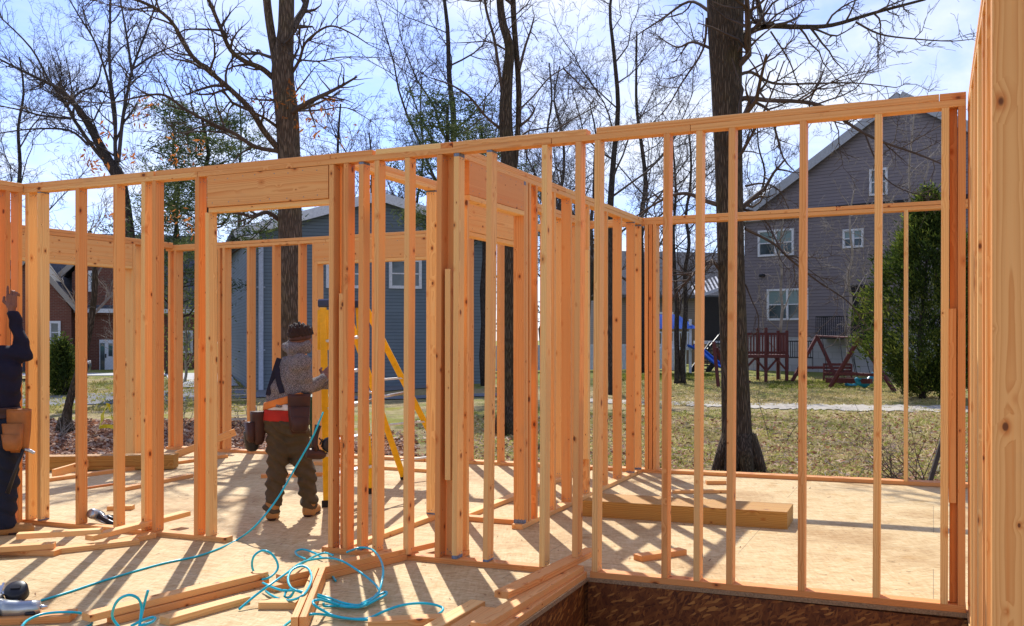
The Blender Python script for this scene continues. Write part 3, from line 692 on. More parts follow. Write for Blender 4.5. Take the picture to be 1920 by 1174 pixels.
board('lumber_beam', fl(60, 868, .09), fl(330, 864, .09), .2, .16, (0, 1, 0), mats=['treated_lumber', 'end_paint'], label='thick yellowish beam lying outside at the far left edge of the deck', cat='beam', group=LG, tint=.4)
loose('short offcut behind the worker\'s boots at the foot of the back wall', fl(489, 897), fl(612, 893), .089, .038, tint=.8)
loose('long board lying in front of the back wall near the step ladder', fl(586, 872), fl(806, 887), tint=.6)
# thick glued beam
a, b = fl(1092, 968), fl(1476, 993); d = (b-a).normalized(); q = Vector((-d.y, d.x, 0))
board('timber_beam', a+q*.2+Vector((0, 0, .066)), b+q*.2+Vector((0, 0, .066)), .40, .132, q, mats=['treated_lumber', 'end_paint'], label='thick golden timber beam lying flat on the deck behind the front wall', cat='beam', tint=.25, bow=0, seed=5)

# ------------------------------------------------------------------ air hose
def spline(pts, n=10):
    P = [Vector(p) for p in pts]; out = []
    for i in range(len(P)-1):
        p0 = P[max(i-1, 0)]; p1 = P[i]; p2 = P[i+1]; p3 = P[min(i+2, len(P)-1)]
        for k in range(n):
            t = k/n
            out.append(.5*((2*p1)+(p2-p0)*t+(2*p0-5*p1+4*p2-p3)*t*t+(3*p1-p0-3*p2+p3)*t**3))
    out.append(P[-1]); return out
HR = .0070
hose = MB()
def A_(l): return [(480+x*.1979, 1000+y*.1979, z) for x, y, z in l]
def B_(l): return [(180+x*.1979, 1000+y*.1979, z) for x, y, z in l]
def C_(l): return [(x*.15625, 1040+y*.15625, z) for x, y, z in l]
def lay(l): hose.tube(spline([T(fl(x, y, max(HR, z))) for x, y, z in l], 8), HR, 8)
run = [T(fl(x, y, HR)) for x, y in ((77, 1126), (130, 1110), (200, 1087), (300, 1058), (370, 1043), (412, 1028), (445, 1012))]
run += [T(at(x, y, t)-Vector((0, 0, 0))) - Vector((0, 0, zt(*at(x, y, t)[:2]))) if False else at(x, y, t)+Vector((0, 0, zt(*at(x, y, t)[:2]))) for x, y, t in ((480, 985, 7.1), (520, 935, 7.22), (555, 875, 7.38), (585, 822, 7.55), (606, 773, 7.66))]
hose.tube(spline(run, 8), HR, 8)
lay(A_([(-160, 720, .01), (0, 585, .06), (130, 490, .1), (300, 370, .12), (430, 280, .11), (560, 245, .10), (700, 235, .09), (830, 270, .09), (960, 350, .07), (1080, 440, .05), (1150, 510, .04), (1165, 565, .03), (1100, 630, .03), (1000, 675, .03), (850, 690, .025), (700, 640, .02), (550, 590, .05), (400, 545, .07), (250, 540, .05), (140, 505, .05), (65, 470, .05)]))
lay(A_([(860, 180, .09), (990, 135, .10), (1100, 155, .11), (1170, 230, .12), (1205, 340, .11), (1190, 470, .07), (1150, 580, .03), (1060, 650, .02), (960, 680, .02), (830, 660, .035), (690, 610, .03), (560, 575, .05)]))
lay(A_([(560, 600, .05), (400, 550, .09), (330, 510, .10), (303, 430, .12), (340, 350, .14), (430, 310, .15), (500, 340, .14), (527, 420, .12), (500, 510, .10), (440, 590, .09), (350, 630, .06), (250, 630, .02), (150, 590, .02), (95, 550, .02)]))
lay(A_([(255, 890, .02), (380, 800, .02), (520, 768, .06), (640, 770, .03), (800, 800, .012), (950, 812, .012), (1080, 800, .02), (1200, 745, .04), (1350, 690, .06), (1500, 665, .06), (1650, 668, .05), (1765, 705, .03), (1745, 755, .02), (1640, 795, .02), (1450, 822, .01), (1200, 820, .03), (950, 815, .03), (750, 785, .03), (640, 735, .05), (560, 685, .09), (540, 645, .10), (600, 630, .10), (680, 650, .05), (850, 692, .012), (1000, 695, .015), (1130, 635, .03), (1230, 580, .04), (1225, 555, .04), (1130, 600, .03), (1000, 665, .03)]))
lay(A_([(730, 208, .07), (650, 186, .06), (560, 215, .07), (450, 280, .10), (350, 330, .12)]))
lay(A_([(470, 245, .02), (390, 205, .02), (378, 170, .02), (450, 153, .03), (560, 190, .03), (630, 235, .02)]))
lay(A_([(640, 660, .03), (650, 690, .012), (760, 690, .012), (900, 700, .03), (1010, 690, .03), (1110, 610, .02), (1160, 560, .03)]))
lay(A_([(270, 600, .03), (290, 550, .05), (360, 530, .07), (330, 600, .03), (280, 610, .02)]))
lay(A_([(710, 385, .01), (740, 430, .01), (755, 450, .01)]))
lay(B_([(1640, 400, .03), (1530, 405, .03), (1480, 320, .09), (1495, 220, .16), (1570, 165, .19), (1650, 185, .18), (1710, 260, .13), (1720, 340, .08), (1650, 415, .05), (1570, 440, .04)]))
lay(B_([(220, 890, .05), (158, 800, .10), (170, 700, .17), (225, 620, .22), (315, 585, .24), (395, 615, .22), (430, 690, .17), (425, 790, .12), (412, 880, .08)]))
lay(B_([(492, 545, .25), (470, 620, .20), (445, 720, .14), (420, 830, .10), (410, 890, .08)]))
lay(B_([(330, 880, .07), (430, 830, .09), (520, 798, .09), (562, 805, .09), (530, 840, .09), (440, 870, .09), (400, 890, .08)]))
lay(C_([(255, 870, .05), (330, 790, .05), (480, 722, .05), (650, 695, .05), (850, 690, .05), (1000, 710, .03), (1090, 770, .02), (1100, 830, .012), (1030, 870, .012)]))
put('air_hose', hose, 'hose', None, run[0], 'turquoise air hose coiled over the boards and running up to the worker', 'hose')

# ------------------------------------------------------------------ coil nail guns
def nail_gun(loc, rot, label, body='tool_metal', grip='tool_black'):
    root = empty('nail_gun', loc, 0, label, 'nail gun', 'pneumatic nail guns'); root.rotation_euler = rot
    b = MB()                                      # handle along +X to the hose tail, head at the origin pointing -Z
    b.tube([(.02, 0, .015), (.07, 0, .035), (.13, 0, .04), (.19, 0, .035), (.23, 0, .03)], [.044, .047, .045, .042, .036] if grip == 'tool_metal' else [.030, .024, .021, .023, .027], 12)
    b.box((.10, 0, -.012), (.05, .012, .010), Matrix.Rotation(.3, 3, 'Y'), 0, .003); b.tube([(.06, 0, -.02), (.10, 0, -.025), (.13, 0, .01)], .006, 6)
    put('handle', b, grip, root)
    if grip == 'tool_metal':
        q = MB(); q.box((.13, -.028, .045), (.10, .05, .055), Matrix.Rotation(.2, 3, 'Y'), 0, .018); q.box((.19, .0, .078), (.05, .03, .02), None, 0, .006); put('cover_plate', q, 'tool_black', root)
    h = MB(); h.lathe([(.012, .085), (.034, .082), (.041, .065), (.043, .03), (.040, -.03), (.033, -.055), (.022, -.07)], (0, 0, .01), (0, 0, 1), 18)
    h.tube([(.03, .026, .03), (.09, .020, .045), (.15, .016, .045)], [.016, .013, .008], 8); h.tube([(.03, -.026, .03), (.09, -.020, .045), (.15, -.016, .045)], [.016, .013, .008], 8)
    put('housing', h, body, root)
    n_ = MB(); n_.box((0, 0, -.095), (.024, .03, .07), None, 0, .004); n_.box((0, 0, -.14), (.014, .018, .03), None, 0, .003); n_.box((.03, 0, -.08), (.05, .02, .022), None, 0, .003)
    put('nose', n_, 'steel', root)
    m = MB(); m.lathe([(.020, -.032), (.052, -.032), (.060, -.024), (.060, .024), (.052, .032), (.020, .032)], (.082, 0, -.085), (0, 1, 0), 24)
    m.box((.082, .036, -.085), (.05, .008, .02), None, 0, .002)
    put('magazine', m, 'tool_black', root)
    c = MB(); c.lathe([(.009, 0), (.012, .004), (.012, .018), (.008, .022), (.008, .038)], (.228, 0, .03), (1, 0, 0), 12)
    put('air_fitting', c, 'steel', root)
    return root
p = T(fl(-8, 1134, .085)); nail_gun(p, (R(122), R(0), YAW+R(10)), 'black and silver coil nail gun in the lower left corner, plugged into the turquoise hose', 'tool_black', 'tool_metal')
p = T(fl(184, 966, .085)); nail_gun(p, (R(70), R(18), YAW+R(-25)), 'black and grey coil nail gun standing behind a stud of the front wall')
p = at(596, 852, 7.72); p.z += zt(p.x, p.y)
nail_gun(p, (R(10), R(-82), YAW+R(20)), 'dark coil nail gun hanging by the worker\'s right hip with the hose rising to it', 'leather_dark')

# ------------------------------------------------------------------ yellow step ladder behind the front wall
def up(px, py, t): v = at(px, py, t); return v
ld = empty('step_ladder', up(650, 945, 9.0), 0, 'yellow fibreglass step ladder with a navy top cap, beside the standing worker', 'ladder')
lo = ld.location.copy()
def onf(px, py): v = fl(px, py); return T(v)
FLf, FRf, RLf, RRf = onf(613, 951), onf(696, 926), onf(758, 899), onf(846, 888)
tz = up(606, 580, 8.75); FLt = Vector((tz.x, tz.y, tz.z)); FRt = up(672, 572, 9.05); RLt = FLt.lerp(FRt, .55)+FWD*.12; RRt = FRt+FWD*.14+RIGHT*.03
for a, b, in ((FLf, FLt), (FRf, FRt)):
    m = MB(); d = (b-a).normalized(); m.bar(a, b, .06, .028, 0, FWD, .004); r_ = put('front_rail', m, 'yellow_fibreglass', ld, lo, loc=(0, 0, 0))
    f = MB(); f.bar(a-d*.002, a+d*.06, .086, .04, 0, FWD, .004); put('foot', f, 'black_rubber', r_, lo, loc=(0, 0, 0))
for a, b in ((RLf, RLt), (RRf, RRt)):
    m = MB(); d = (b-a).normalized(); m.bar(a, b, .06, .03, 0, FWD, .004); r_ = put('rear_rail', m, 'yellow_fibreglass', ld, lo, loc=(0, 0, 0))
    f = MB(); f.bar(a-d*.002, a+d*.05, .07, .04, 0, FWD, .004); put('foot', f, 'black_rubber', r_, lo, loc=(0, 0, 0))
for k in range(5):
    t = .15+.17*k; m = MB(); m.bar(FLf.lerp(FLt, t), FRf.lerp(FRt, t), .09, .024, 0, (0, 0, 1), .003); put('step', m, 'aluminium', ld, lo, loc=(0, 0, 0))
for k in (.12, .34, .60):
    m = MB(); m.bar(RLf.lerp(RLt, k), RRf.lerp(RRt, k), .03, .02, 0, (0, 0, 1), .003); put('rear_brace', m, 'aluminium', ld, lo, loc=(0, 0, 0))
for a, b in ((FLf.lerp(FLt, .5), RLf.lerp(RLt, .5)), (FRf.lerp(FRt, .55), RRf.lerp(RRt, .52))):
    m = MB(); mid = a.lerp(b, .45)+Vector((0, 0, -.05)); m.tube([a, mid, b], .014, 8); put('spreader', m, 'aluminium', ld, lo, loc=(0, 0, 0))
m = MB(); c = (FLt+FRt)/2+Vector((0, 0, .02))+FWD*.05; d = (FRt-FLt); d.z = 0; d.normalize()
m.box(c, (.40, .22, .075), Matrix((d, Vector((-d.y, d.x, 0)), Vector((0, 0, 1)))).transposed(), 0, .012); put('top_cap', m, 'navy_plastic', ld, lo, loc=(0, 0, 0))
m = MB(); m.bar(FLt-Vector((0, 0, .38)), FLt-Vector((0, 0, .02)), .10, .035, 0, FWD, .004); put('rail_gusset', m, 'yellow_fibreglass', ld, lo, loc=(0, 0, 0))

# ------------------------------------------------------------------ bodies: smooth implicit surfaces turned into one mesh
def smin(a, b, k):
    h = np.clip(.5+.5*(b-a)/k, 0, 1); return b*(1-h)+a*h-k*h*(1-h)
def caps(P, a, b, ra, rb, sq=None):
    a = np.array(a, float); b = np.array(b, float); ab = b-a; L2 = max((ab**2).sum(), 1e-9)
    h = np.clip(((P-a)@ab)/L2, 0, 1)[..., None]; q = P-(a+ab*h)
    if sq is not None: q = q*np.array(sq)
    return np.sqrt((q**2).sum(-1)) - (ra+(rb-ra)*h[..., 0])
def sdf(prims, k):
    def fn(P):
        d = None
        for pr in prims:
            e = caps(P, *pr); d = e if d is None else smin(d, e, k)
        return d
    return fn
def snet(fn, lo, hi, res, mb, mat=0):
    lo = np.array(lo, float); hi = np.array(hi, float); n = np.ceil((hi-lo)/res).astype(int)+1
    G = np.stack(np.meshgrid(*[lo[i]+res*np.arange(n[i]) for i in range(3)], indexing='ij'), -1)
    d = fn(G); s = d < 0
    c = np.zeros(tuple(n-1), int); acc = np.zeros(tuple(n-1)+(3,)); cnt = np.zeros(tuple(n-1))
    cor = [(i, j, k) for i in (0, 1) for j in (0, 1) for k in (0, 1)]
    sl = lambda a, o: a[o[0]:a.shape[0]-1+o[0], o[1]:a.shape[1]-1+o[1], o[2]:a.shape[2]-1+o[2]]
    for a in range(8):
        for b in range(a+1, 8):
            if sum(abs(cor[a][q]-cor[b][q]) for q in range(3)) != 1: continue
            da, db = sl(d, cor[a]), sl(d, cor[b]); x = (da < 0) != (db < 0)
            t = np.where(x, da/np.where(x, da-db, 1), 0)[..., None]
            acc += np.where(x[..., None], sl(G, cor[a])*(1-t)+sl(G, cor[b])*t, 0); cnt += x
    act = cnt > 0; idx = -np.ones(act.shape, int); idx[act] = np.arange(act.sum())
    V = acc[act]/cnt[act][:, None]; F = []
    for ax in range(3):
        o1 = [0, 0, 0]; o1[ax] = 1
        A = s[tuple(slice(0, -1) if q == ax else slice(None) for q in range(3))]; B = s[tuple(slice(1, None) if q == ax else slice(None) for q in range(3))]
        I = np.argwhere(A != B); u, w = [(1, 2), (2, 0), (0, 1)][ax]
        I = I[(I[:, u] > 0) & (I[:, w] > 0) & (I[:, u] < n[u]-1) & (I[:, w] < n[w]-1)]
        def g(du, dw):
            J = I.copy(); J[:, u] += du; J[:, w] += dw; return idx[J[:, 0], J[:, 1], J[:, 2]]
        q = np.stack([g(-1, -1), g(0, -1), g(0, 0), g(-1, 0)], -1)
        fl_ = A[I[:, 0], I[:, 1], I[:, 2]]; q[~fl_] = q[~fl_][:, ::-1]
        F += [tuple(r_) for r_ in q if (r_ >= 0).all()]
    mb.add([tuple(p_) for p_ in V], F, mat, True); return mb
def folds(fn, amp, fr, seed=0):
    def g(P):
        x, y, z = P[..., 0], P[..., 1], P[..., 2]
        w = np.sin(fr*(z*1.0+.35*x-.3*y)+2.1*np.sin(fr*.35*x+seed)+1.5*np.cos(fr*.3*y+seed*2))
        return fn(P) - amp*w*np.abs(w)**.5 - amp*.5*np.sin(fr*.5*(z-.8*x+.6*y)+seed*3)
    return g
def clip(fn, lo, hi, tilt=(0, 0)):
    def g(P):
        zz = P[..., 2]-tilt[0]*P[..., 0]-tilt[1]*P[..., 1]
        return np.maximum(fn(P), np.maximum(lo-zz, zz-hi))
    return g
def hand(mb, wrist, dirv, palm_n, thumb, curl, s=1.0, mat=0):
    """palm, four unequal fingers and a side thumb; dirv along the fingers, palm_n out of the palm, thumb towards the thumb"""
    W_ = Vector(wrist); d = Vector(dirv).normalized(); th = Vector(thumb); th = (th-d*th.dot(d)).normalized(); nn = Vector(palm_n); nn = (nn-d*nn.dot(d)-th*nn.dot(th)).normalized()
    pr = [(W_-d*.03, W_+d*.02, .026, .027), (W_+d*.02+th*.018, W_+d*.085+th*.026, .020, .015), (W_+d*.02, W_+d*.09+th*.006, .021, .015), (W_+d*.02-th*.018, W_+d*.085-th*.022, .019, .014)]
    for i, (o, L, r0) in enumerate(((.030, .070, .0090), (.010, .080, .0095), (-.010, .074, .0090), (-.028, .058, .0078))):
        p = W_+d*(.092-abs(i-1)*.004)+th*o; cu = curl[i]
        for j, fr_ in enumerate((.45, .31, .24)):
            a = cu*(j+.6); dd = d*math.cos(a)+nn*math.sin(a)+th*o*1.2
            q = p+dd.normalized()*L*fr_; pr.append((p, q, r0*(1-.08*j), r0*(.94-.1*j))); p = q
    p = W_+d*.03+th*.03; q = p+(d*.55+th*.75+nn*.15).normalized()*.042; pr.append((p, q, .0125, .0105)); e = q+(d*.9+th*.2+nn*.4).normalized()*.034; pr.append((q, e, .0103, .0085))
    pr = [(tuple(W_+(Vector(a)-W_)*s), tuple(W_+(Vector(b)-W_)*s), ra*s, rb*s) for a, b, ra, rb in pr]
    pts = np.array([q for a, b, *_ in pr for q in (a, b)])
    return snet(sdf(pr, .006), pts.min(0)-.03, pts.max(0)+.03, .004, mb, mat)

def worker(root, J, prm):
    pass

# ---- standing worker behind the front wall
S1 = .00440
def j1(px, py, f): return ((px-543)*S1, f, (973-py)*S1)
base = at(543, 973, 8.05); base.z += 0; w1o = T((base.x, base.y, 0))
w1 = empty('person', w1o, YAW, 'worker in grey hooded sweatshirt, olive trousers and dark tool belt, standing with his back turned', 'person', None)
tor = [(j1(528, 704, .08), j1(521, 765, .05), .100, .104), (j1(556, 698, .03), j1(548, 765, .0), .106, .100), (j1(522, 735, .03), j1(517, 775, .03), .088, .098),
       (j1(538, 684, .10), j1(566, 680, -.02), .080, .082), (j1(519, 790, .04), j1(551, 795, .02), .118, .118)]
armR = [(j1(569, 686, -.05), j1(577, 728, -.03), .066, .056), (j1(577, 728, -.03), j1(599, 711, .10), .054, .042)]
armL = [(j1(533, 690, .17), j1(556, 730, .33), .064, .052), (j1(556, 730, .33), j1(598, 724, .34), .05, .042)]
legL = [(j1(519, 800, .05), j1(521, 850, .03), .108, .088), (j1(521, 850, .03), j1(517, 895, .02), .088, .070), (j1(517, 895, .02), j1(512, 955, -.03), .072, .060)]
legR = [(j1(552, 800, .04), j1(559, 848, .07), .110, .090), (j1(559, 848, .07), j1(569, 892, .10), .089, .070), (j1(569, 892, .10), j1(574, 950, .13), .072, .060)]
head = [(j1(557, 634, .13), j1(559, 640, .15), .088, .080), (j1(562, 648, .19), j1(563, 652, .19), .055, .045), (j1(553, 655, .09), j1(551, 676, .06), .058, .065),
        (j1(570, 640, .215), j1(571, 643, .222), .016, .013), (j1(566, 652, .205), j1(569, 652, .21), .02, .016), (j1(573, 640, .13), j1(574, 644, .125), .018, .014)]
shr = lambda L, k: [(a, b, ra*k, rb*k) for a, b, ra, rb in L]
def bounds(L, m=.06):
    P = np.array([q for a, b, ra, rb in L for q in (np.array(a)-ra, np.array(a)+ra, np.array(b)-rb, np.array(b)+rb)]); return P.min(0)-m, P.max(0)+m
mb = MB(); allb = shr(tor+armR+armL+legL+legR, .78)+head
lo_, hi_ = bounds(allb); snet(sdf(allb, .03), lo_, hi_, .011, mb)
hand(mb, j1(601, 709, .11), (.35, .55, .45), (.3, .8, -.4), (-.5, .2, .5), (.35, .4, .45, .5), 1.05)
hand(mb, j1(603, 723, .345), (.9, .3, .3), (.3, .7, -.5), (-.2, .2, .9), (.35, .4, .45, .5), 1.05)
put('body', mb, 'skin', w1)
mb = MB(); hood = [(j1(532, 652, .12), j1(551, 655, .04), .045, .055), (j1(551, 655, .04), j1(573, 652, .08), .055, .04), (j1(540, 645, .13), j1(568, 643, .10), .04, .036)]
L = tor[:4]+armR+armL+hood+[(j1(520, 765, .04), j1(548, 765, .02), .112, .11)]; lo_, hi_ = bounds(L); L2 = L
hoodf = folds(sdf(L, .028), .0055, 62, 1)
snet(clip(hoodf, (973-763)*S1, 9, (-.03, 0)), lo_, hi_, .0095, mb); put('sweatshirt', mb, 'grey_tweed', w1)
band = [(a, b, ra+.006, rb+.006) for a, b, ra, rb in tor]; lo_, hi_ = bounds(band)
for nm, y0, y1, mt, ex in (('shirt_hem', 768, 756, 'white_cloth', 0), ('red_shirt_tail', 789, 768, 'red_cloth', .002), ('belt', 755, 741, 'orange_cloth', .010)):
    bb = [(a, b, ra+ex, rb+ex) for a, b, ra, rb in band]; mb = MB()
    snet(clip(sdf(bb, .03), (973-y0)*S1, (973-y1)*S1, (.28 if nm == 'belt' else -.02, 0)), lo_, hi_, .009, mb); put(nm, mb, mt, w1)
mb = MB(); L = legL+legR+[tor[4]]; lo_, hi_ = bounds(L)
pant = folds(sdf(L, .045), .010, 70, 2)
def calf_folds(P):
    z = P[..., 2]; k = np.clip((.42-z)/.3, 0, 1)
    return pant(P) - .006*k*np.sin(z*95+P[..., 0]*34+2*np.sin(P[..., 1]*25)) - .006*k
snet(clip(calf_folds, .055, (973-786)*S1), lo_, hi_, .0095, mb); put('trousers', mb, 'olive_cloth', w1)
for hx, ax in ((legL, (-.10, .99)), (legR, (.15, .98))):
    q = np.array(hx[2][1]); d = np.array((*ax, 0)); q0 = q.copy(); q0[2] = .05
    mb = MB(); L = [(tuple(q0+(0, 0, .07)), tuple(q0+(0, 0, -.005)), .058, .050), (tuple(q0-d*.03+(0, 0, -.005)), tuple(q0+d*.16+(0, 0, -.012)), .046, .042)]
    lo_, hi_ = bounds(L); snet(clip(sdf(L, .03), .004, 1), lo_, hi_, .009, mb); bo = put('boot', mb, 'boot_tan', w1)
    s_ = MB(); snet(clip(sdf([(a, b, ra+.005, rb+.005) for a, b, ra, rb in L[1:]], .03), .0, .022), lo_-.02, hi_+.02, .008, s_); put('sole', s_, 'leather_dark', bo)
# hair and knitted band
mb = MB(); L = [(j1(555, 628, .12), j1(561, 629, .14), .094, .088)]
hf = sdf(L, .02)
def hairf(P): return hf(P) - .008*np.sin(P[..., 0]*140+P[..., 2]*60)*np.sin(P[..., 1]*120) - .02*np.clip((P[..., 2]-(973-622)*S1)/.05, 0, 1)*np.sin(P[..., 0]*90)**2
lo_, hi_ = bounds(L); snet(clip(hairf, (973-634)*S1, 9, (.10, .12)), lo_, hi_, .008, mb); put('hair', mb, 'hair', w1)
mb = MB(); L = [(j1(557, 634, .13), j1(559, 640, .145), .097, .090)]; lo_, hi_ = bounds(L)
snet(clip(sdf(L, .02), (973-641)*S1, (973-626)*S1, (.10, .12)), lo_, hi_, .008, mb); put('headband', mb, 'leather_dark', w1)
# suspenders lie on the back of the sweatshirt
def on_back(px, py):
    x, _, zz = j1(px, py, 0); f = np.linspace(-.35, .25, 240); P = np.stack([np.full(240, x), f, np.full(240, zz)], -1)[None]
    dd = hoodf(P)[0]; k = np.argmax(dd < 0.004) if (dd < .004).any() else 150
    return Vector((x, f[k]-.004, zz))
for pts in (((522, 672), (517, 690), (511, 712), (507, 730), (505, 740)), ((519, 690), (522, 705), (527, 722), (532, 735))):
    mb = MB(); q = [on_back(*p_) for p_ in pts]
    for a, b in zip(q, q[1:]): mb.bar(a-(b-a)*.06, b+(b-a)*.06, .036, .007, 0, (0, -1, 0), .002) if False else mb.bar(a-(b-a)*.06, b+(b-a)*.06, .044, .008, 0, (0, -1, 0), .002)
    put('suspender', mb, 'strap', w1)
def pouch(name, c, d, parent, mat, rz=0., flare=.12, pockets=2, seed=0):
    root = MB(); M = Matrix.Translation(c) @ Matrix.Rotation(rz, 4, 'Z')
    w, dp, h = d; pf = lambda z, k: [(-w/2*k, -dp/2), (w/2*k, -dp/2), (w/2*k, dp/2), (-w/2*k, dp/2)]
    vs = []; lv = ((0, .66, .45), (.12, .82, .8), (.5, .95, 1.0), (.92, 1.0, 1.08), (1, 1.03, 1.1))
    for z_, kw, kd in lv:
        for i in range(12):
            a = 2*math.pi*i/12; cx, sy = math.cos(a), math.sin(a)
            vs.append(M @ Vector((math.copysign(abs(cx)**.5, cx)*w/2*kw, math.copysign(abs(sy)**.6, sy)*dp/2*kd, z_*h)))
    n = len(lv); fs = [(i*12+j, i*12+(j+1) % 12, (i+1)*12+(j+1) % 12, (i+1)*12+j) for i in range(n-1) for j in range(12)]
    fs += [tuple(range(11, -1, -1)), tuple((n-1)*12+j for j in range(12))]
    root.add(vs, fs, 0, True); root.tube([M @ Vector((math.cos(a)*w*.5, math.sin(a)*dp*.55, h*1.0)) for a in np.linspace(0, 2*math.pi, 17)], .004, 6)
    o = put(name, root, mat, parent)
    for k in range(pockets):
        pm = MB(); M2 = M @ Matrix.Translation((0, -dp*.52-.02*k, .02+.0*k)); hh = h*(.62-.24*k); ww = w*(.86-.12*k); vs = []
        lv2 = ((0, .7, .5), (.15, .9, .9), (1, 1.06, 1.25))
        for z_, kw, kd in lv2:
            for i in range(10):
                a = 2*math.pi*i/10; vs.append(M2 @ Vector((math.copysign(abs(math.cos(a))**.5, math.cos(a))*ww/2*kw, math.copysign(abs(math.sin(a))**.6, math.sin(a))*.03*kd-.012*kd, z_*hh)))
        fs = [(i*10+j, i*10+(j+1) % 10, (i+1)*10+(j+1) % 10, (i+1)*10+j) for i in range(2) for j in range(10)]+[tuple(range(9, -1, -1)), tuple(20+j for j in range(10))]
        pm.add(vs, fs, 0, True); put('pocket', pm, mat, o)
    return o
pouch('tool_pouch', j1(566, 810, -.105), (.185, .08, .32), w1, 'leather_dark', R(18))
pouch('tool_pouch', j1(484, 833, .0), (.12, .11, .27), w1, 'leather_dark', R(-55), pockets=1)
pouch('nail_bag', j1(471, 846, .02), (.10, .12, .16), w1, 'tool_black', R(-55), pockets=0)

# ---- second worker, cut by the left edge, reaching up
S2 = .00413
def j2(px, py, f): return ((px-8)*S2, f, (1000-py)*S2)
b2 = at(1, 1000, 7.50); w2o = T((b2.x, b2.y, 0))
w2 = empty('person', w2o, YAW, 'worker in navy top and dark jeans at the left edge, reaching up with one arm', 'person')
tor = [(j2(-8, 690, .0), j2(-6, 760, .0), .13, .125), (j2(14, 700, .03), j2(10, 760, .02), .115, .115), (j2(-30, 690, -.02), j2(-22, 770, -.02), .12, .12), (j2(-38, 668, 0), j2(4, 668, .03), .08, .078), (j2(-22, 795, 0), j2(8, 795, .02), .125, .125)]
armR = [(j2(8, 668, .03), j2(40, 664, .10), .072, .058), (j2(40, 664, .10), j2(17, 588, .12), .056, .043)]
armL = [(j2(-45, 672, 0), j2(-66, 730, .05), .066, .055), (j2(-66, 730, .05), j2(-50, 780, .15), .053, .04)]
legR = [(j2(10, 800, .02), j2(12, 860, .03), .115, .100), (j2(12, 860, .03), j2(13, 905, .03), .098, .088), (j2(13, 905, .03), j2(15, 985, .0), .088, .080)]
legL = [(j2(-24, 800, 0), j2(-34, 900, .0), .115, .085), (j2(-34, 900, 0), j2(-42, 985, -.02), .085, .078)]
head = [(j2(-30, 612, .05), j2(-29, 622, .08), .088, .08), (j2(-30, 634, .12), j2(-30, 637, .12), .05, .045), (j2(-26, 640, .03), j2(-24, 665, .01), .058, .065), (j2(-29, 622, .165), j2(-29, 626, .17), .015, .013)]
mb = MB(); allb = shr(tor+armR+armL+legL+legR, .78)+head; lo_, hi_ = bounds(allb); snet(sdf(allb, .03), lo_, hi_, .012, mb)
hand(mb, j2(14, 578, .12), (-.02, .05, 1), (-.1, 1, 0), (-1, .1, .1), (.04, .95, 1.0, 1.0), 1.12)
hand(mb, j2(-49, 783, .16), (.2, .3, -.9), (.5, .5, .2), (.4, .5, .2), (.4, .4, .4, .4), 1.05)
put('body', mb, 'skin', w2)
mb = MB(); L = tor[:4]+armR+armL; lo_, hi_ = bounds(L); snet(clip(folds(sdf(L, .03), .006, 55, 4), (1000-785)*S2, (1000-582)*S2), lo_, hi_, .0105, mb); put('work_shirt', mb, 'navy_cloth', w2)
mb = MB(); L = legL+legR+[tor[4]]; lo_, hi_ = bounds(L); snet(clip(folds(sdf(L, .04), .008, 60, 5), .05, (1000-780)*S2), lo_, hi_, .0105, mb); put('jeans', mb, 'denim', w2)
mb = MB(); L = [(a, b, ra+.012, rb+.012) for a, b, ra, rb in tor]; lo_, hi_ = bounds(L); snet(clip(sdf(L, .03), (1000-782)*S2, (1000-762)*S2), lo_, hi_, .009, mb); put('belt', mb, 'leather_dark', w2)
for q, ax in ((legR[2][1], (.96, .25)), (legL[1][1], (-.5, .85))):
    q0 = np.array(q); q0[2] = .05; d = np.array((*ax, 0)); mb = MB(); L = [(tuple(q0+(0, 0, .08)), tuple(q0), .062, .056), (tuple(q0-d*.03), tuple(q0+d*.17+(0, 0, -.012)), .05, .044)]
    lo_, hi_ = bounds(L); snet(clip(sdf(L, .03), .004, 1), lo_, hi_, .009, mb); bo = put('boot', mb, 'boot_tan', w2)
    s_ = MB(); snet(clip(sdf([(a, b, ra+.005, rb+.005) for a, b, ra, rb in L[1:]], .03), 0, .022), lo_-.02, hi_+.02, .008, s_); put('sole', s_, 'leather_dark', bo)
mb = MB(); L = [(j2(-30, 606, .04), j2(-29, 612, .05), .098, .09)]; lo_, hi_ = bounds(L); snet(clip(sdf(L, .02), (1000-614)*S2, 9, (0, .3)), lo_, hi_, .009, mb); put('hair', mb, 'hair', w2)
po = pouch('tool_pouch', j2(48, 845, -.05), (.19, .09, .33), w2, 'leather_tan', R(-12), pockets=2)
mb = MB(); mb.box(j2(76, 842, -.09), (.06, .025, .02), Matrix.Rotation(.5, 3, 'Y'), 0, .004); mb.bar(j2(64, 838, -.09), j2(78, 842, -.09), .02, .02, 0, (0, 0, 1), .004)
hm = empty('hammer', w2o + Matrix.Rotation(YAW, 3, 'Z') @ Vector(j2(60, 842, -.10)), YAW, 'hammer with a black handle hanging from the tan tool pouch', 'hammer')
off = Vector(j2(60, 842, -.10))
put('hammer_head', mb, 'steel', hm, off, loc=(0, 0, 0))
mb = MB(); mb.tube([j2(62, 838, -.10), j2(50, 875, -.11), j2(36, 918, -.12)], [.014, .013, .017], 10); put('handle', mb, 'tool_black', hm, off, loc=(0, 0, 0))

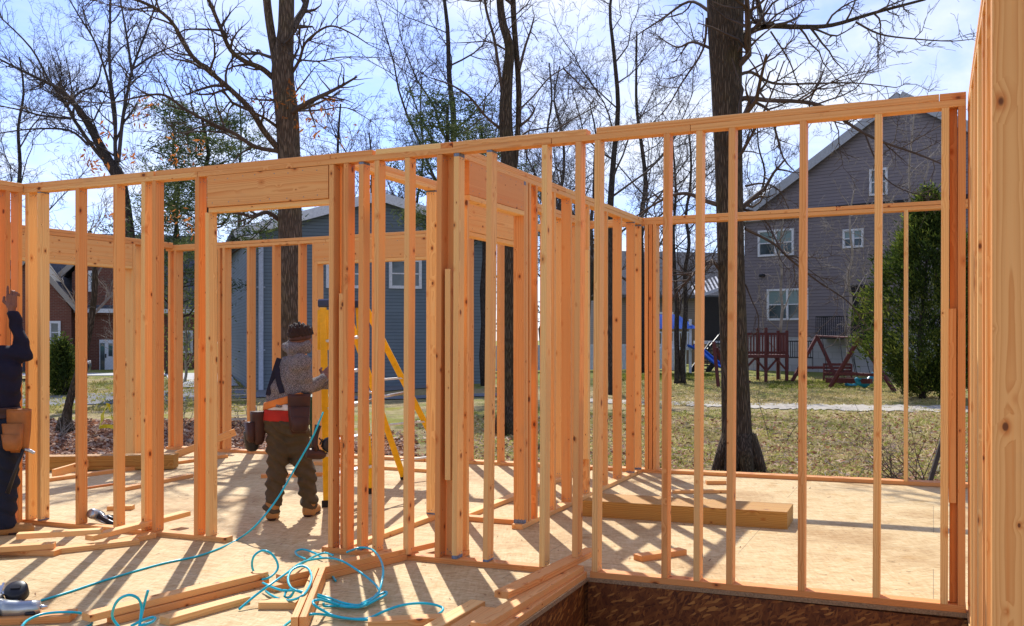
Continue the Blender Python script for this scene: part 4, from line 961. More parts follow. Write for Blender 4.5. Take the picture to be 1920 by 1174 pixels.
# ------------------------------------------------------------------ houses beyond the lawn
class Frame:
    """a facade: local x along it, y into it, z up; root Empty stands at its foot"""
    def __init__(s, px, t, a, b, zbase=None):
        ex = RIGHT*a+FWD*b; s.ang = math.atan2(ex.y, ex.x); p = at(px, 631, t)
        z = hgt(p.x, p.y) if zbase is None else zbase
        s.o = Vector((p.x, p.y, z)); s.ex = ex.normalized(); s.ey = Vector((-s.ex.y, s.ex.x, 0))
    def l(s, px, py, y=0.):                       # local (x, z) of a sight line on the plane at local depth y
        u = (px-960)/FPX; d = Vector((u*CY_-SY_, u*SY_+CY_, 0)); O = s.o+s.ey*y
        t = O.dot(s.ey)/d.dot(s.ey); P = d*t
        return ((P-O).dot(s.ex), CAM_H-t*(py-CYP)/FPX-s.o.z)
    def rect(s, x0, y0, x1, y1, y=0.):
        a = s.l(x0, y1, y); b = s.l(x1, y0, y); return a[0], b[0], (a[1]), (b[1])
    def root(s, name, label, cat, group=None): return empty(name, s.o, s.ang, label, cat, group)
def window(par, x0, x1, z0, z1, y=0, double=False, glass='window_glass', fw=.09, rail=True, face=-1):
    m = MB(); f = face
    for a, b in ((x0, x0+fw), (x1-fw, x1)): m.box(((a+b)/2, y+f*.03, (z0+z1)/2), (b-a, .10, z1-z0))
    for a, b in ((z0, z0+fw), (z1-fw, z1)): m.box(((x0+x1)/2, y+f*.028, (a+b)/2), (x1-x0-2*fw, .09, b-a))
    cols = [(x0+fw, x1-fw)]
    if double:
        c = (x0+x1)/2; m.box((c, y+f*.027, (z0+z1)/2), (fw*1.1, .09, z1-z0-2*fw)); cols = [(x0+fw, c-fw*.55), (c+fw*.55, x1-fw)]
    if rail:
        for a, b in cols: m.box(((a+b)/2, y+f*.020, (z0+z1)/2), (b-a, .06, .05))
    w = put('window', m, 'white_trim', par)
    for a, b in cols:
        zs = [(z0+fw, (z0+z1)/2-.025), ((z0+z1)/2+.025, z1-fw)] if rail else [(z0+fw, z1-fw)]
        for i, (c, d) in enumerate(zs):
            g_ = MB(); g_.box(((a+b)/2, y+f*.006, (c+d)/2), (b-a, .012, d-c)); put('pane', g_, ('blind_glass' if glass == 'blind' and i == len(zs)-1 else 'window_glass'), w)
    return w
def gable_body(par, x0, x1, xa, zb, ze, za, dep, mat, name='wall'):
    m = MB(); z1, z2 = (ze if hasattr(ze, '__len__') else (ze, ze))
    poly = [(x0, zb), (x1, zb), (x1, z2), (xa, za), (x0, z1)]
    m.prism(poly, 0, -dep, 0, Matrix.Rotation(R(90), 4, 'X')); return put(name, m, mat, par)
def gable_roof(par, x0, x1, xa, ze, za, dep, over=.35, th=.16, mat='shingle', fascia='white_trim', front=.3):
    z1, z2 = (ze if hasattr(ze, '__len__') else (ze, ze)); m = MB()
    sl = ((x0, z1), (xa, za)), ((xa, za), (x1, z2))
    out = []
    for (a, b), e in ((sl[0], 0), (sl[1], 1)):
        A = Vector((a[0], 0, a[1])); B = Vector((b[0], 0, b[1])); d = (B-A).normalized()
        if e == 0: A = A-d*over
        else: B = B+d*over
        n = Vector((-d.z, 0, d.x)); out.append((A, B, n))
        vs = [A+Vector((0, y, 0))+n*h for y in (-front, dep) for h in (.015, th)]+[B+Vector((0, y, 0))+n*h for y in (-front, dep) for h in (.015, th)]
        m.add(vs, [(0, 1, 3, 2), (4, 6, 7, 5), (0, 4, 5, 1), (2, 3, 7, 6), (0, 2, 6, 4), (1, 5, 7, 3)])
    r_ = put('roof', m, mat, par)
    for A, B, n in out:
        f = MB(); q = n*(th*.5); vs = [A+Vector((0, -front-.04, 0))-n*.16, A+Vector((0, -front-.04, 0))+n*(th+.02), B+Vector((0, -front-.04, 0))+n*(th+.02), B+Vector((0, -front-.04, 0))-n*.16]
        vs += [v+Vector((0, .035, 0)) for v in vs]
        f.add(vs, [(0, 1, 2, 3), (7, 6, 5, 4), (0, 4, 5, 1), (1, 5, 6, 2), (2, 6, 7, 3), (3, 7, 4, 0)]); put('rake_board', f, fascia, par)
    return r_
HG = 'houses beyond the lawn'
# --- mauve house on the right
fm = Frame(1600, 42, .7635, -.6459)
hm_ = fm.root('house', 'tall mauve sided house with a steep gable at the right, behind the swing set', 'house', HG)
xl, ze = fm.l(1396, 410); xa, za = fm.l(1692, 183); zb = fm.l(1600, 632)[1]; xr = 2*xa-xl
gable_body(hm_, xl, xr, xa, zb, ze, za, 11, 'mauve_siding')
m = MB(); m.box(((xl+xr)/2, 5.5, zb/2-.5), (xr-xl-.02, 10.98, zb+1.0)); put('foundation', m, 'pale_block', hm_)
gable_roof(hm_, xl, xr, xa, ze, za, 11, .5, .2, fascia='grey_trim')
m = MB(); zt_ = fm.l(1600, 388)[1]; x0, x1 = fm.l(1525, 388)[0], xr; m.box(((x0+x1)/2, -.16, zt_), (x1-x0, .3, .16)); put('dark_belt', m, 'dark_void', hm_)  # dark horizontal board across the gable front
m = MB(); x0, x1 = fm.l(1396, 400)[0], fm.l(1520, 400)[0]; m.box(((x0+x1)/2, -.1, ze-.08), (x1-x0, .2, .16)); put('gutter', m, 'white_trim', hm_)
for px0, py0, px1, py1, db in ((1422, 428, 1489, 482, True), (1581, 428, 1620, 466, True), (1439, 540, 1516, 601, True), (1631, 314, 1665, 368, False)):
    a, b, c, d_ = fm.rect(px0, py0, px1, py1); window(hm_, a, b, c, d_, 0, db, 'blind' if py0 > 400 else 'window_glass')
a, b, c, d_ = fm.rect(1596, 533, 1634, 622); m = MB(); m.box(((a+b)/2, -.02, (c+d_)/2), (b-a, .08, d_-c)); dr = put('patio_door', m, 'dark_void', hm_)
m = MB(); m.box(((a+b)/2, -.075, (c+d_)/2), (.05, .03, d_-c)); m.box(((a+b)/2, -.07, d_-.03), (b-a, .03, .06)); put('door_frame', m, 'black_iron', dr)
m = MB(); x, zz = fm.l(1431, 517); m.box((x, -.12, zz), (.25, .2, .12), None, 0, .03); put('outdoor_lamp', m, 'black_iron', hm_)
a, b, c, d_ = fm.rect(1530, 593, 1612, 630, -1.2); m = MB()
for zz in (c, d_): m.bar((a, -1.2, zz), (b, -1.2, zz), .05)
for i in range(23): x = a+(b-a)*i/22; m.bar((x, -1.2, c), (x, -1.2, d_), .022)
for x in (a, b):
    m.bar((x, -1.2, d_), (x, 0, d_), .05)
    for i in range(6): m.bar((x, -1.2+i*.2, c), (x, -1.2+i*.2, d_), .022)
m.box(((a+b)/2, -.6, c-.07), (b-a+.1, 1.25, .12)); put('balcony', m, 'black_iron', hm_)
a, b, c, d_ = fm.rect(1478, 640, 1524, 670, -1.5); m = MB(); m.bar((a, -1.5, d_), (b, -1.5, d_), .05); m.bar((a, -1.5, c), (b, -1.5, c), .05)
for i in range(12): x = a+(b-a)*i/11; m.bar((x, -1.5, c-(.0 if i % 11 else .5)), (x, -1.5, d_), .025)
tag(put('iron_railing', m, 'black_iron', None, loc=(0, 0, 0)), 'low black iron railing at the foot of the mauve house', 'railing').matrix_world = Matrix.Translation(fm.o) @ Matrix.Rotation(fm.ang, 4, 'Z')

# --- blue-grey house in the middle
fb = Frame(711, 36, .944, .329)
hb = fb.root('house', 'blue grey sided house with a low gable, behind the standing worker', 'house', HG)
xl = fb.l(466, 500)[0]; xr = fb.l(909, 500)[0]; xa, za = fb.l(708, 360); za -= .2; e1 = fb.l(466, 425)[1]-.15; e2 = fb.l(909, 425)[1]-.2
gable_body(hb, xl, xr, xa, -.6, (e1, e2), za, 11, 'blue_siding')
gable_roof(hb, xl, xr, xa, (e1, e2), za, 11, .55, .16, fascia='white_trim')
for px0, py0, px1, py1 in ((729, 486, 790, 541), (611, 487, 680, 540)):
    a, b, c, d_ = fb.rect(px0, py0, px1, py1); window(hb, a, b, c, d_, 0, False, 'window_glass', .11)
m = MB(); x = fb.l(489, 500)[0]; z0, z1 = fb.l(489, 745)[1], fb.l(489, 450)[1]; m.box((x, -.07, (z0+z1)/2), (.17, .11, z1-z0), None, 0, .02)
for k in (.3, .7): m.box((x, -.05, z0+(z1-z0)*k), (.3, .05, .04))
put('downspout', m, 'gutter', hb)
m = MB(); xg, zg = fb.l(446, 437); m.box((xg+.35, -.28, zg-.12), (.75, .3, .22), None, 0, .05); m.tube([(xg+.1, -.2, zg-.2), (xg+.3, -.1, zg-.5), (x, -.07, z1)], .055, 8); put('gutter', m, 'white_trim', hb)
m = MB(); x0 = fb.l(482, 600)[0]; m.box((x0, -.04, z0+1.2), (.12, .07, 3.4)); put('corner_trim', m, 'blue_siding', hb)

# --- taupe house between the brick house and the blue one
ft = Frame(452, 50, .95, .31)
ht = ft.root('house', 'taupe sided house with a grey roof, glimpsed between the brick and the blue houses', 'house', HG)
x0 = ft.l(418, 500)[0]; x1 = ft.l(640, 500)[0]; xa = ft.l(530, 500)[0]; zE = ft.l(437, 545)[1]; zA = ft.l(530, 440)[1]
gable_body(ht, x0, x1, xa, -.5, zE, zA, 9, 'taupe_siding'); gable_roof(ht, x0, x1, xa, zE, zA, 9, .3, .2)
m = MB(); a, b, c, d_ = ft.rect(436, 652, 464, 705, -.05); m.box(((a+b)/2, -.06, (c+d_)/2), (b-a, .08, d_-c)); put('pale_panel', m, 'vinyl_white', ht)

# --- brick house at the left
fk = Frame(230, 53, .97, .24)
hk = fk.root('house', 'red brick house with a dark shingle roof and white front door at the left', 'house', HG)
X = lambda px, py=600: fk.l(px, py)[0]; Zk = lambda px, py: fk.l(px, py)[1]
xl, xr = X(-60), X(372); ez = Zk(230, 584)
m = MB(); m.box(((xl+xr)/2, 4.0, ez/2-.4), (xr-xl, 8, ez+.8)); put('wall', m, 'brick', hk)
rz = Zk(300, 468); m = MB()
vs = [(xl-.3, -.4, ez), (xr+.3, -.4, ez), (xr+.3, 4, rz+1.0), (xl-.3, 4, rz+1.0), (xr+.3, 8.4, ez), (xl-.3, 8.4, ez)]
m.add(vs+[(x, y, z+.18) for x, y, z in vs], [(0, 1, 2, 3), (3, 2, 4, 5), (6, 9, 8, 7), (9, 11, 10, 8), (0, 6, 7, 1), (1, 7, 8, 2), (2, 8, 10, 4), (0, 3, 9, 6), (3, 5, 11, 9), (4, 10, 11, 5)]); put('roof', m, 'shingle', hk)
m = MB(); m.box(((xl+xr)/2, -.42, ez+.02), (xr-xl+.6, .14, .22)); put('fascia', m, 'white_trim', hk)
# front gable at the far left and the dormer gable
gx0, gx1, gxa = X(-10), X(142), X(66); g1 = MB()
g1.prism([(gx0, -.3), (gx1, -.3), (gx1, Zk(142, 580)), (gxa, Zk(66, 487)), (gx0, Zk(142, 580))], 1.2, -3, 0, Matrix.Rotation(R(90), 4, 'X')); put('gable_wall', g1, 'brick', hk)
def slope(par, a, b, y0, y1, nm='gable_roof'):
    A, B = Vector((a[0], 0, a[1])), Vector((b[0], 0, b[1])); d = (B-A).normalized(); n = Vector((-d.z, 0, d.x)); n = n if n.z > 0 else -n
    m = MB(); vs = [A+Vector((0, y, 0))+n*h for y in (y0, y1) for h in (.02, .2)]+[B+Vector((0, y, 0))+n*h for y in (y0, y1) for h in (.02, .2)]
    m.add(vs, [(0, 1, 3, 2), (4, 6, 7, 5), (0, 4, 5, 1), (2, 3, 7, 6), (0, 2, 6, 4), (1, 5, 7, 3)]); r_ = put(nm, m, 'shingle', par)
    m = MB(); vs = [A+n*.22, A-n*.04, B-n*.04, B+n*.22]; vs = [v+Vector((0, y0-.05, 0)) for v in vs]+[v+Vector((0, y0-.012, 0)) for v in vs]
    m.add(vs, [(0, 1, 2, 3), (7, 6, 5, 4), (0, 4, 5, 1), (1, 5, 6, 2), (2, 6, 7, 3), (3, 7, 4, 0)]); put('rake_board', m, 'tan_trim', r_)
slope(hk, (gxa, Zk(66, 487)), (gx1+.4, Zk(142, 580)-.3), -1.4, 3); slope(hk, (gx0-.4, Zk(142, 580)-.3), (gxa, Zk(66, 487)), -1.4, 3)
dx0, dx1, dxa = X(118), X(262), X(190); dzE, dzA = Zk(118, 512), Zk(190, 455)
g2 = MB(); g2.prism([(dx0+.5, ez-.2), (dx1-.5, ez-.2), (dx1-.5, dzE), (dxa, dzA), (dx0+.5, dzE)], .25, -3, 0, Matrix.Rotation(R(90), 4, 'X')); put('gable_wall', g2, 'brick', hk)
slope(hk, (dx0, dzE-.2), (dxa, dzA), -.5, 3); slope(hk, (dxa, dzA), (dx1, dzE-.2), -.5, 3)
for px0, py0, px1, py1, yy in ((166, 508, 182, 547, -.25), (236, 600, 254, 655, 0), (340, 620, 362, 662, 0)):
    a, b, c, d_ = fk.rect(px0, py0, px1, py1, yy); window(hk, a, b, c, d_, yy, False, 'window_glass', .12)
a, b, c, d_ = fk.rect(92, 602, 114, 645, -1.2); window(hk, a, b, c, d_, -1.2, False, 'window_glass', .12)
a, b, c, d_ = fk.rect(187, 637, 213, 704); m = MB(); m.box(((a+b)/2, -.04, (c+d_)/2), (b-a, .12, d_-c)); fd = put('front_door', m, 'door_white', hk)
m = MB(); m.box((a+(b-a)*.22, -.11, (c+d_)/2), (.22, .03, (d_-c)*.82)); m.box((a+(b-a)*.80, -.11, c+(d_-c)*.72), (.2, .03, .7)); put('side_light', m, 'window_glass', fd)
m = MB(); m.box((a+(b-a)*.45, -.12, c+(d_-c)*.55), (.06, .08, .22), None, 0, .02); put('handle', m, 'black_iron', fd)
m = MB(); m.box(((a+b)/2, -.7, c-.12), (2.4, 1.3, .25)); put('step', m, 'concrete', hk)

# --- far buildings, fence, play things
fg = Frame(1290, 62, .96, .2)
hg_ = fg.root('house', 'far grey brown house behind the white fence, between the back wall and the big trunk', 'house', HG)
x0, x1 = fg.l(1150, 600)[0], fg.l(1400, 600)[0]; zE, zA = fg.l(1290, 560)[1], fg.l(1290, 468)[1]
m = MB(); m.box(((x0+x1)/2, 4, zE/2), (x1-x0, 8, zE)); put('wall', m, 'taupe_siding', hg_)
m = MB(); vs = [(x0-.4, -.5, zE), (x1+.4, -.5, zE), (x1+.4, 4, zA), (x0-.4, 4, zA), (x1+.4, 8.5, zE), (x0-.4, 8.5, zE)]
m.add(vs+[(x, y, z+.2) for x, y, z in vs], [(0, 1, 2, 3), (3, 2, 4, 5), (6, 9, 8, 7), (9, 11, 10, 8), (0, 6, 7, 1), (1, 7, 8, 2), (2, 8, 10, 4), (0, 3, 9, 6), (3, 5, 11, 9), (4, 10, 11, 5)]); put('roof', m, 'shingle', hg_)
a, b, c, d_ = fg.rect(1232, 585, 1262, 622); window(hg_, a, b, c, d_, 0, False, 'window_glass', .14)

def panel_fence(name, px0, px1, t0, t1, h, mat, label, n, cat='fence', gap_shade=0.):
    A, B = at(px0, 0, t0), at(px1, 0, t1); A.z = hgt(A.x, A.y); B.z = hgt(B.x, B.y)
    root = empty(name, A, 0, label, cat); d = (B-A)/n
    for i in range(n+1):
        p = d*i; m = MB(); m.box(p+Vector((0, 0, h/2)), (.13, .13, h+.1), None, 0, .01); m.box(p+Vector((0, 0, h+.08)), (.17, .17, .05), None, 0, .01); put('post', m, mat, root)
    for i in range(n):
        m = MB(); p, q = d*i, d*(i+1); k = max(6, int(d.length/.16))
        for j in range(k):
            a = p.lerp(q, (j+.06)/k); b = p.lerp(q, (j+.96)/k); m.bar((a+b)/2+Vector((0, 0, .08)), (a+b)/2+Vector((0, 0, h-.05)), (b-a).length, .022, 0, (-d.y, d.x, 0))
        for zz in (.1, h-.06): m.bar(p+Vector((0, 0, zz)), q+Vector((0, 0, zz)), .05, .09)
        put('panel', m, mat, root)
panel_fence('vinyl_fence', 838, 1262, 45, 46, 1.25, 'vinyl_white', 'white vinyl privacy fence across the far side of the lawn', 6)
panel_fence('board_fence', 1215, 1345, 52, 51, 2.3, 'brown_fence', 'brown board fence behind the blue play set', 4)

# blue play set
q = at(1262, 0, 42.5); q.z = hgt(q.x, q.y); ps = empty('play_set', q, YAW, 'play set with a blue canopy, white rails and a blue slide', 'play set')
m = MB()
for x in (-.7, .75):
    for y in (0, 1.3): m.box((x, y, 1.2), (.11, .11, 2.4), None, 0, .01)
m.box((.02, .65, 1.1), (1.6, 1.5, .1)); put('tower', m, 'vinyl_white', ps)
m = MB()
for i in range(11): m.box((-.62+.125*i, -.02, 1.45), (.05, .04, .7))
m.box((.02, -.02, 1.82), (1.5, .06, .07)); put('railing', m, 'vinyl_white', ps)
m = MB(); m.add([(-1.0, -.25, 1.98), (1.05, -.25, 1.98), (1.05, 1.6, 1.98), (-1.0, 1.6, 1.98), (-.7, .65, 2.62), (.3, .65, 2.62)], [(0, 1, 5, 4), (1, 2, 5), (2, 3, 4, 5), (3, 0, 4), (3, 2, 1, 0)]); put('canopy', m, 'blue_plastic', ps)
m = MB(); P = spline([(.75, -.1, 1.2), (1.1, -.5, 1.02), (1.5, -.95, .62), (1.9, -1.35, .3), (2.3, -1.65, .22)], 6)
for a_, b_ in zip(P, P[1:]): m.bar(a_, b_+(b_-a_)*.08, .42, .03)
sd_ = Vector((.7, .72, 0)).normalized()*.22
for s_ in (-1, 1): m.tube([p_+sd_*s_+Vector((0, 0, .06)) for p_ in P], .05, 8)
put('slide', m, 'blue_plastic', ps)

# porch with a striped awning and stairs
q = at(1334, 0, 45); q.z = hgt(q.x, q.y); pc = empty('porch', q, YAW, 'raised porch with a striped metal awning and a dark stair, left of the mauve house', 'porch')
m = MB(); m.box((.2, .6, 1.3), (1.6, 1.2, .14)); 
for x in (-.55, .95): m.box((x, .05, 1.9), (.09, .09, 3.8))
put('deck', m, 'white_trim', pc)
m = MB()
for i in range(12): x = -.75+i*.16; zz = 3.42+.06*i; m.bar((x, -.35, zz), (x, .9, zz+.55), .085, .03, 0); 
m.bar((-.8, -.35, 3.36), (1.1, -.35, 4.05), .05, .14); put('awning', m, 'awning', pc)
m = MB()
for i in range(8): m.box((.35-.16*i, -.2-.1*i, 1.25-.165*i), (.85, .28, .05))
m.bar((.78, -.1, 1.2), (-.42, -1.1, -.02), .06, .25); m.bar((-.05, -.1, 1.25), (-1.1, -1.0, .03), .06, .25)
for k in range(7): a_ = Vector((.78, -.1, 1.25)).lerp(Vector((-.42, -1.1, .05)), k/6); m.bar(a_, a_+Vector((0, 0, .95)), .035)
m.bar((.78, -.1, 2.2), (-.42, -1.1, 1.0), .05); put('stair', m, 'black_iron', pc)
m = MB(); m.box((.3, 1.25, 2.4), (.9, .06, 2.1)); put('door', m, 'dark_void', pc)

# red wooden fort
q = at(1430, 0, 36.5); q.z = hgt(q.x, q.y); rf = empty('play_fort', q, YAW, 'dark red wooden play fort with a railed platform, right of the big tree trunk', 'play fort')
for x, h in ((-.75, 1.95), (.12, 2.05), (.9, 1.95)):
    for y in (0, 1.2): m = MB(); m.box((x, y, h/2), (.11, .11, h), None, 0, .01); put('post', m, 'red_wood', rf)
m = MB(); m.box((.07, .6, .98), (1.8, 1.35, .12)); put('platform', m, 'red_wood', rf)
m = MB()
for zz in (1.12, 1.82): m.bar((-.75, -.03, zz), (.9, -.03, zz), .04, .09)
for i in range(15): m.box((-.68+.11*i, -.06, 1.45), (.055, .025, .8))
for i in range(9): m.box((.93, .1+.12*i, 1.45), (.025, .055, .8))
put('railing', m, 'red_wood', rf)
m = MB()
for a_, b_ in (((-.75, 0, .4), (-.25, 0, .95)), ((.12, 0, .45), (-.32, 0, .95)), ((.12, 0, .4), (.6, 0, .95)), ((.9, 0, .45), (.45, 0, .95))): m.bar(a_, b_, .07, .07)
put('brace', m, 'red_wood', rf)
m = MB(); m.box((-1.0, -.2, .14), (.9, .5, .08), Matrix.Rotation(.2, 3, 'Y')); put('ramp', m, 'red_wood', rf)
q = at(1347, 0, 34); q.z = hgt(q.x, q.y); m = MB(); m.bar((0, 0, 0), (-.18, .1, 1.6), .11, .11, 0, (0, 1, 0), .01); m.bar((.3, .4, 0), (-.1, .2, 1.4), .09, .09, 0, (0, 1, 0), .01)
put('leaning_post', m, 'red_wood', None, loc=q, label='dark red leaning posts just left of the big tree trunk', cat='post')

# swing set
def gpt(px, t): v = at(px, 0, t); v.z = hgt(v.x, v.y); return v
sA, sB, sC, sD = gpt(1484, 36.5), gpt(1572, 36.2), gpt(1556, 33.4), gpt(1678, 31.3)
topL = at(1532, 626, 36.6); topR = at(1611, 629, 32.6)
ss = empty('swing_set', sC, 0, 'dark red A frame swing set with a glider bench on the lawn', 'swing set')
for a_, b_ in ((sA, topL), (sB, topL), (sC, topR), (sD, topR)):
    m = MB(); m.bar(a_, b_+(b_-a_).normalized()*.05, .12, .12, 0, (0, 0, 1), .012); put('leg', m, 'red_wood', ss, sC, loc=(0, 0, 0))
m = MB(); m.bar(topL+Vector((0, 0, .02)), topR+Vector((0, 0, .02)), .07, .07, 0, (0, 0, 1), .012); put('top_beam', m, 'red_wood', ss, sC, loc=(0, 0, 0))
for a_, b_, k in ((sA, sB, .32), (sC, sD, .30)):
    t1_, t2_ = (topL, topL) if a_ is sA else (topR, topR); m = MB(); m.bar(a_.lerp(t1_, k), b_.lerp(t2_, k), .10, .10, 0, (0, 0, 1), .01); put('cross_bar', m, 'red_wood', ss, sC, loc=(0, 0, 0))
def hang(name, px, py, t, top_k, mats, build, label, cat, wide=.45):
    c_ = at(px, py, t); tp = topL.lerp(topR, top_k)
    r_ = empty(name, c_, YAW, label, cat); build(r_); mi = r_.matrix_basis.inverted()
    for s_ in (-1, 1):
        m = MB(); a_ = Vector((s_*wide/2, 0, .12)); tt = Matrix.Rotation(-YAW, 3, 'Z') @ (tp-c_); m.tube([a_, Vector((tt.x+s_*wide/2*.9, tt.y, tt.z))], .012, 5); put('chain', m, 'black_iron', r_)
def bench(r_):
    m = MB()
    for i in range(4): m.box((0, -.1+.13*i, 0), (1.0, .1, .035))
    put('seat', m, 'red_wood', r_); m = MB()
    for i in range(4): m.box((0, .42+.03*i, .12+.12*i), (1.0, .03, .09))
    for x in (-.5, .5): m.box((x, .42, .2), (.05, .05, .6)); m.box((x, .15, .2), (.05, .6, .05))
    put('backrest', m, 'red_wood', r_)
hang('bench_swing', 1578, 704, 34.8, .45, 'red_wood', bench, 'dark red slatted bench swing hanging between the A frames', 'bench swing', 1.0)
def bucket(r_):
    m = MB(); m.tube([(-.28, 0, .06), (-.2, 0, -.08), (0, 0, -.14), (.2, 0, -.02), (.32, 0, .24)], [.06, .13, .17, .13, .05], 12, flat=.8); m.box((.0, -.1, .02), (.5, .06, .06)); put('seat', m, 'teal_plastic', r_)
hang('swing', 1620, 706, 33.0, .9, 'teal', bucket, 'teal bucket swing seat hanging at the right of the swing set', 'swing')
m = MB(); m.bar(at(1550, 708, 34.2)-sC, at(1634, 709, 32.6)-sC, .13, .16); put('glider_beam', m, 'red_wood', ss)
def strapseat(r_):
    m = MB(); m.tube([(-.2, 0, .05), (-.1, 0, -.05), (.1, 0, -.05), (.2, 0, .05)], [.05, .09, .09, .05], 8); put('seat', m, 'teal_plastic', r_)
hang('swing', 1596, 716, 33.6, .7, 'teal', strapseat, 'small teal swing seat low under the bench swing', 'swing')

# parked car, wheelie bin, garden chair, caution tape
q = gpt(66, 43); car = empty('parked_car', q, YAW+R(20), 'dark blue car parked by the brick house, mostly hidden by the front studs', 'car')
prof = [(-2.2, .35), (-2.2, .75), (-1.9, .92), (-1.2, .98), (-.55, 1.42), (.75, 1.44), (1.45, 1.0), (2.05, .88), (2.25, .6), (2.2, .35)]
m = MB(); m.prism([(x, z_) for x, z_ in prof], -.85, .85, 0, Matrix.Rotation(R(90), 4, 'X')); put('body', m, 'car_paint', car)
for s_ in (-1, 1):
    m = MB(); m.prism([(-1.0, 1.0), (-.5, 1.36), (.1, 1.37), (.1, 1.0)], s_*.855, s_*.875, 0, Matrix.Rotation(R(90), 4, 'X')); m.prism([(.16, 1.0), (.16, 1.37), (.7, 1.37), (1.25, 1.0)], s_*.855, s_*.875, 0, Matrix.Rotation(R(90), 4, 'X')); put('window', m, 'car_glass', car)
    for x in (-1.35, 1.4):
        m = MB(); m.lathe([(.2, -.1), (.32, -.1), (.34, 0), (.32, .1), (.2, .1)], (x, s_*.8, .33), (0, 1, 0), 20); wh = put('wheel', m, 'tyre', car)
        m = MB(); m.lathe([(.02, 0), (.19, .0), (.19, .03), (.02, .05)], (x, s_*.88, .33), (0, s_, 0), 16); put('rim', m, 'aluminium', wh)
    m = MB(); m.box((2.17, s_*.6, .72), (.1, .35, .14), None, 0, .03); put('headlight', m, 'white_trim', car); m = MB(); m.box((-2.18, s_*.65, .78), (.08, .25, .14), None, 0, .02); put('tail_light', m, 'red_cloth', car)
m = MB(); m.prism([(1.42, 1.03), (.78, 1.43), (.82, 1.46), (1.47, 1.05)], -.74, .74, 0, Matrix.Rotation(R(90), 4, 'X')); put('windscreen', m, 'car_glass', car)

q = gpt(612, 16.5); wb_ = empty('wheelie_bin', q, YAW+.2, 'dark green wheelie bin outside the back wall, beside the worker', 'bin')
m = MB(); m.add([(x*k, y*k, z_) for z_, k in ((.06, .8), (.95, 1)) for x, y in ((-.3, -.35), (.3, -.35), (.3, .35), (-.3, .35))], [(3, 2, 1, 0), (4, 5, 6, 7), (0, 1, 5, 4), (1, 2, 6, 5), (2, 3, 7, 6), (3, 0, 4, 7)])
for zz in (.3, .93): m.box((0, -.34, zz), (.56, .05, .05))
put('body', m, 'green_plastic', wb_); m = MB(); m.box((0, 0, 1.0), (.68, .78, .09), None, 0, .03); put('lid', m, 'green_plastic', wb_)
for s_ in (-1, 1): m = MB(); m.lathe([(.03, -.03), (.12, -.03), (.13, 0), (.12, .03), (.03, .03)], (s_*.29, .33, .13), (1, 0, 0), 16); put('wheel', m, 'tyre', wb_)

q = gpt(450, 19); ch = empty('garden_chair', q, YAW+.5, 'pale metal garden chair among the leaves at the left, seen between two studs', 'chair')
m = MB()
for s_ in (-1, 1): m.tube(spline([(s_*.24, .3, 0), (s_*.25, .28, .4), (s_*.25, -.22, .45), (s_*.25, -.3, .0)], 5), .014, 6); m.tube(spline([(s_*.25, .2, .42), (s_*.26, .35, .75), (s_*.22, .42, 1.0)], 5), .014, 6); m.tube(spline([(s_*.26, .3, .68), (s_*.28, 0, .72), (s_*.26, -.24, .66), (s_*.25, -.24, .44)], 5), .012, 6)
put('frame', m, 'twig_pale', ch)
m = MB()
for i in range(7): m.bar((-.24, -.2+.07*i, .45), (.24, -.2+.07*i, .45), .03, .008)
put('seat', m, 'twig_pale', ch)
m = MB()
for i in range(6): a_ = Vector((0, .24, .5)).lerp(Vector((0, .42, 1.0)), i/5); m.bar(a_+Vector((-.24, 0, 0)), a_+Vector((.24, 0, 0)), .03, .008)
put('backrest', m, 'twig_pale', ch)
def tape(label, pts, t):
    m = MB(); P = spline([at(x, y, tt) for x, y, tt in pts], 6); o = P[0].copy(); vs = []
    for i, p_ in enumerate(P):
        w_ = Vector((math.sin(i*.9)*.02, math.cos(i*.7)*.02, .035)); vs += [p_-o-w_, p_-o+w_]
    vs2 = [v+Vector((.002, .002, 0)) for v in vs]; n = len(vs)
    m.add(vs+vs2, [(2*i, 2*i+1, 2*i+3, 2*i+2) for i in range(len(P)-1)]+[(n+2*i, n+2*i+2, n+2*i+3, n+2*i+1) for i in range(len(P)-1)]); put('caution_tape', m, 'tape_yellow', None, loc=o, label=label, cat='tape', recalc=False)
tape('yellow caution tape standing up in a peak over the leaf litter', [(187, 806, 18.2), (193, 785, 18.4), (201, 766, 18.6), (206, 772, 18.6), (210, 790, 18.5), (222, 806, 18.3)], 18)
tape('crumpled yellow caution tape lying on the leaves, right of the standing loop', [(186, 808, 18.2), (203, 806, 18.2), (238, 812, 18.2), (252, 822, 17.8), (246, 826, 17.6), (262, 825, 17.6), (280, 822, 17.6)], 18)

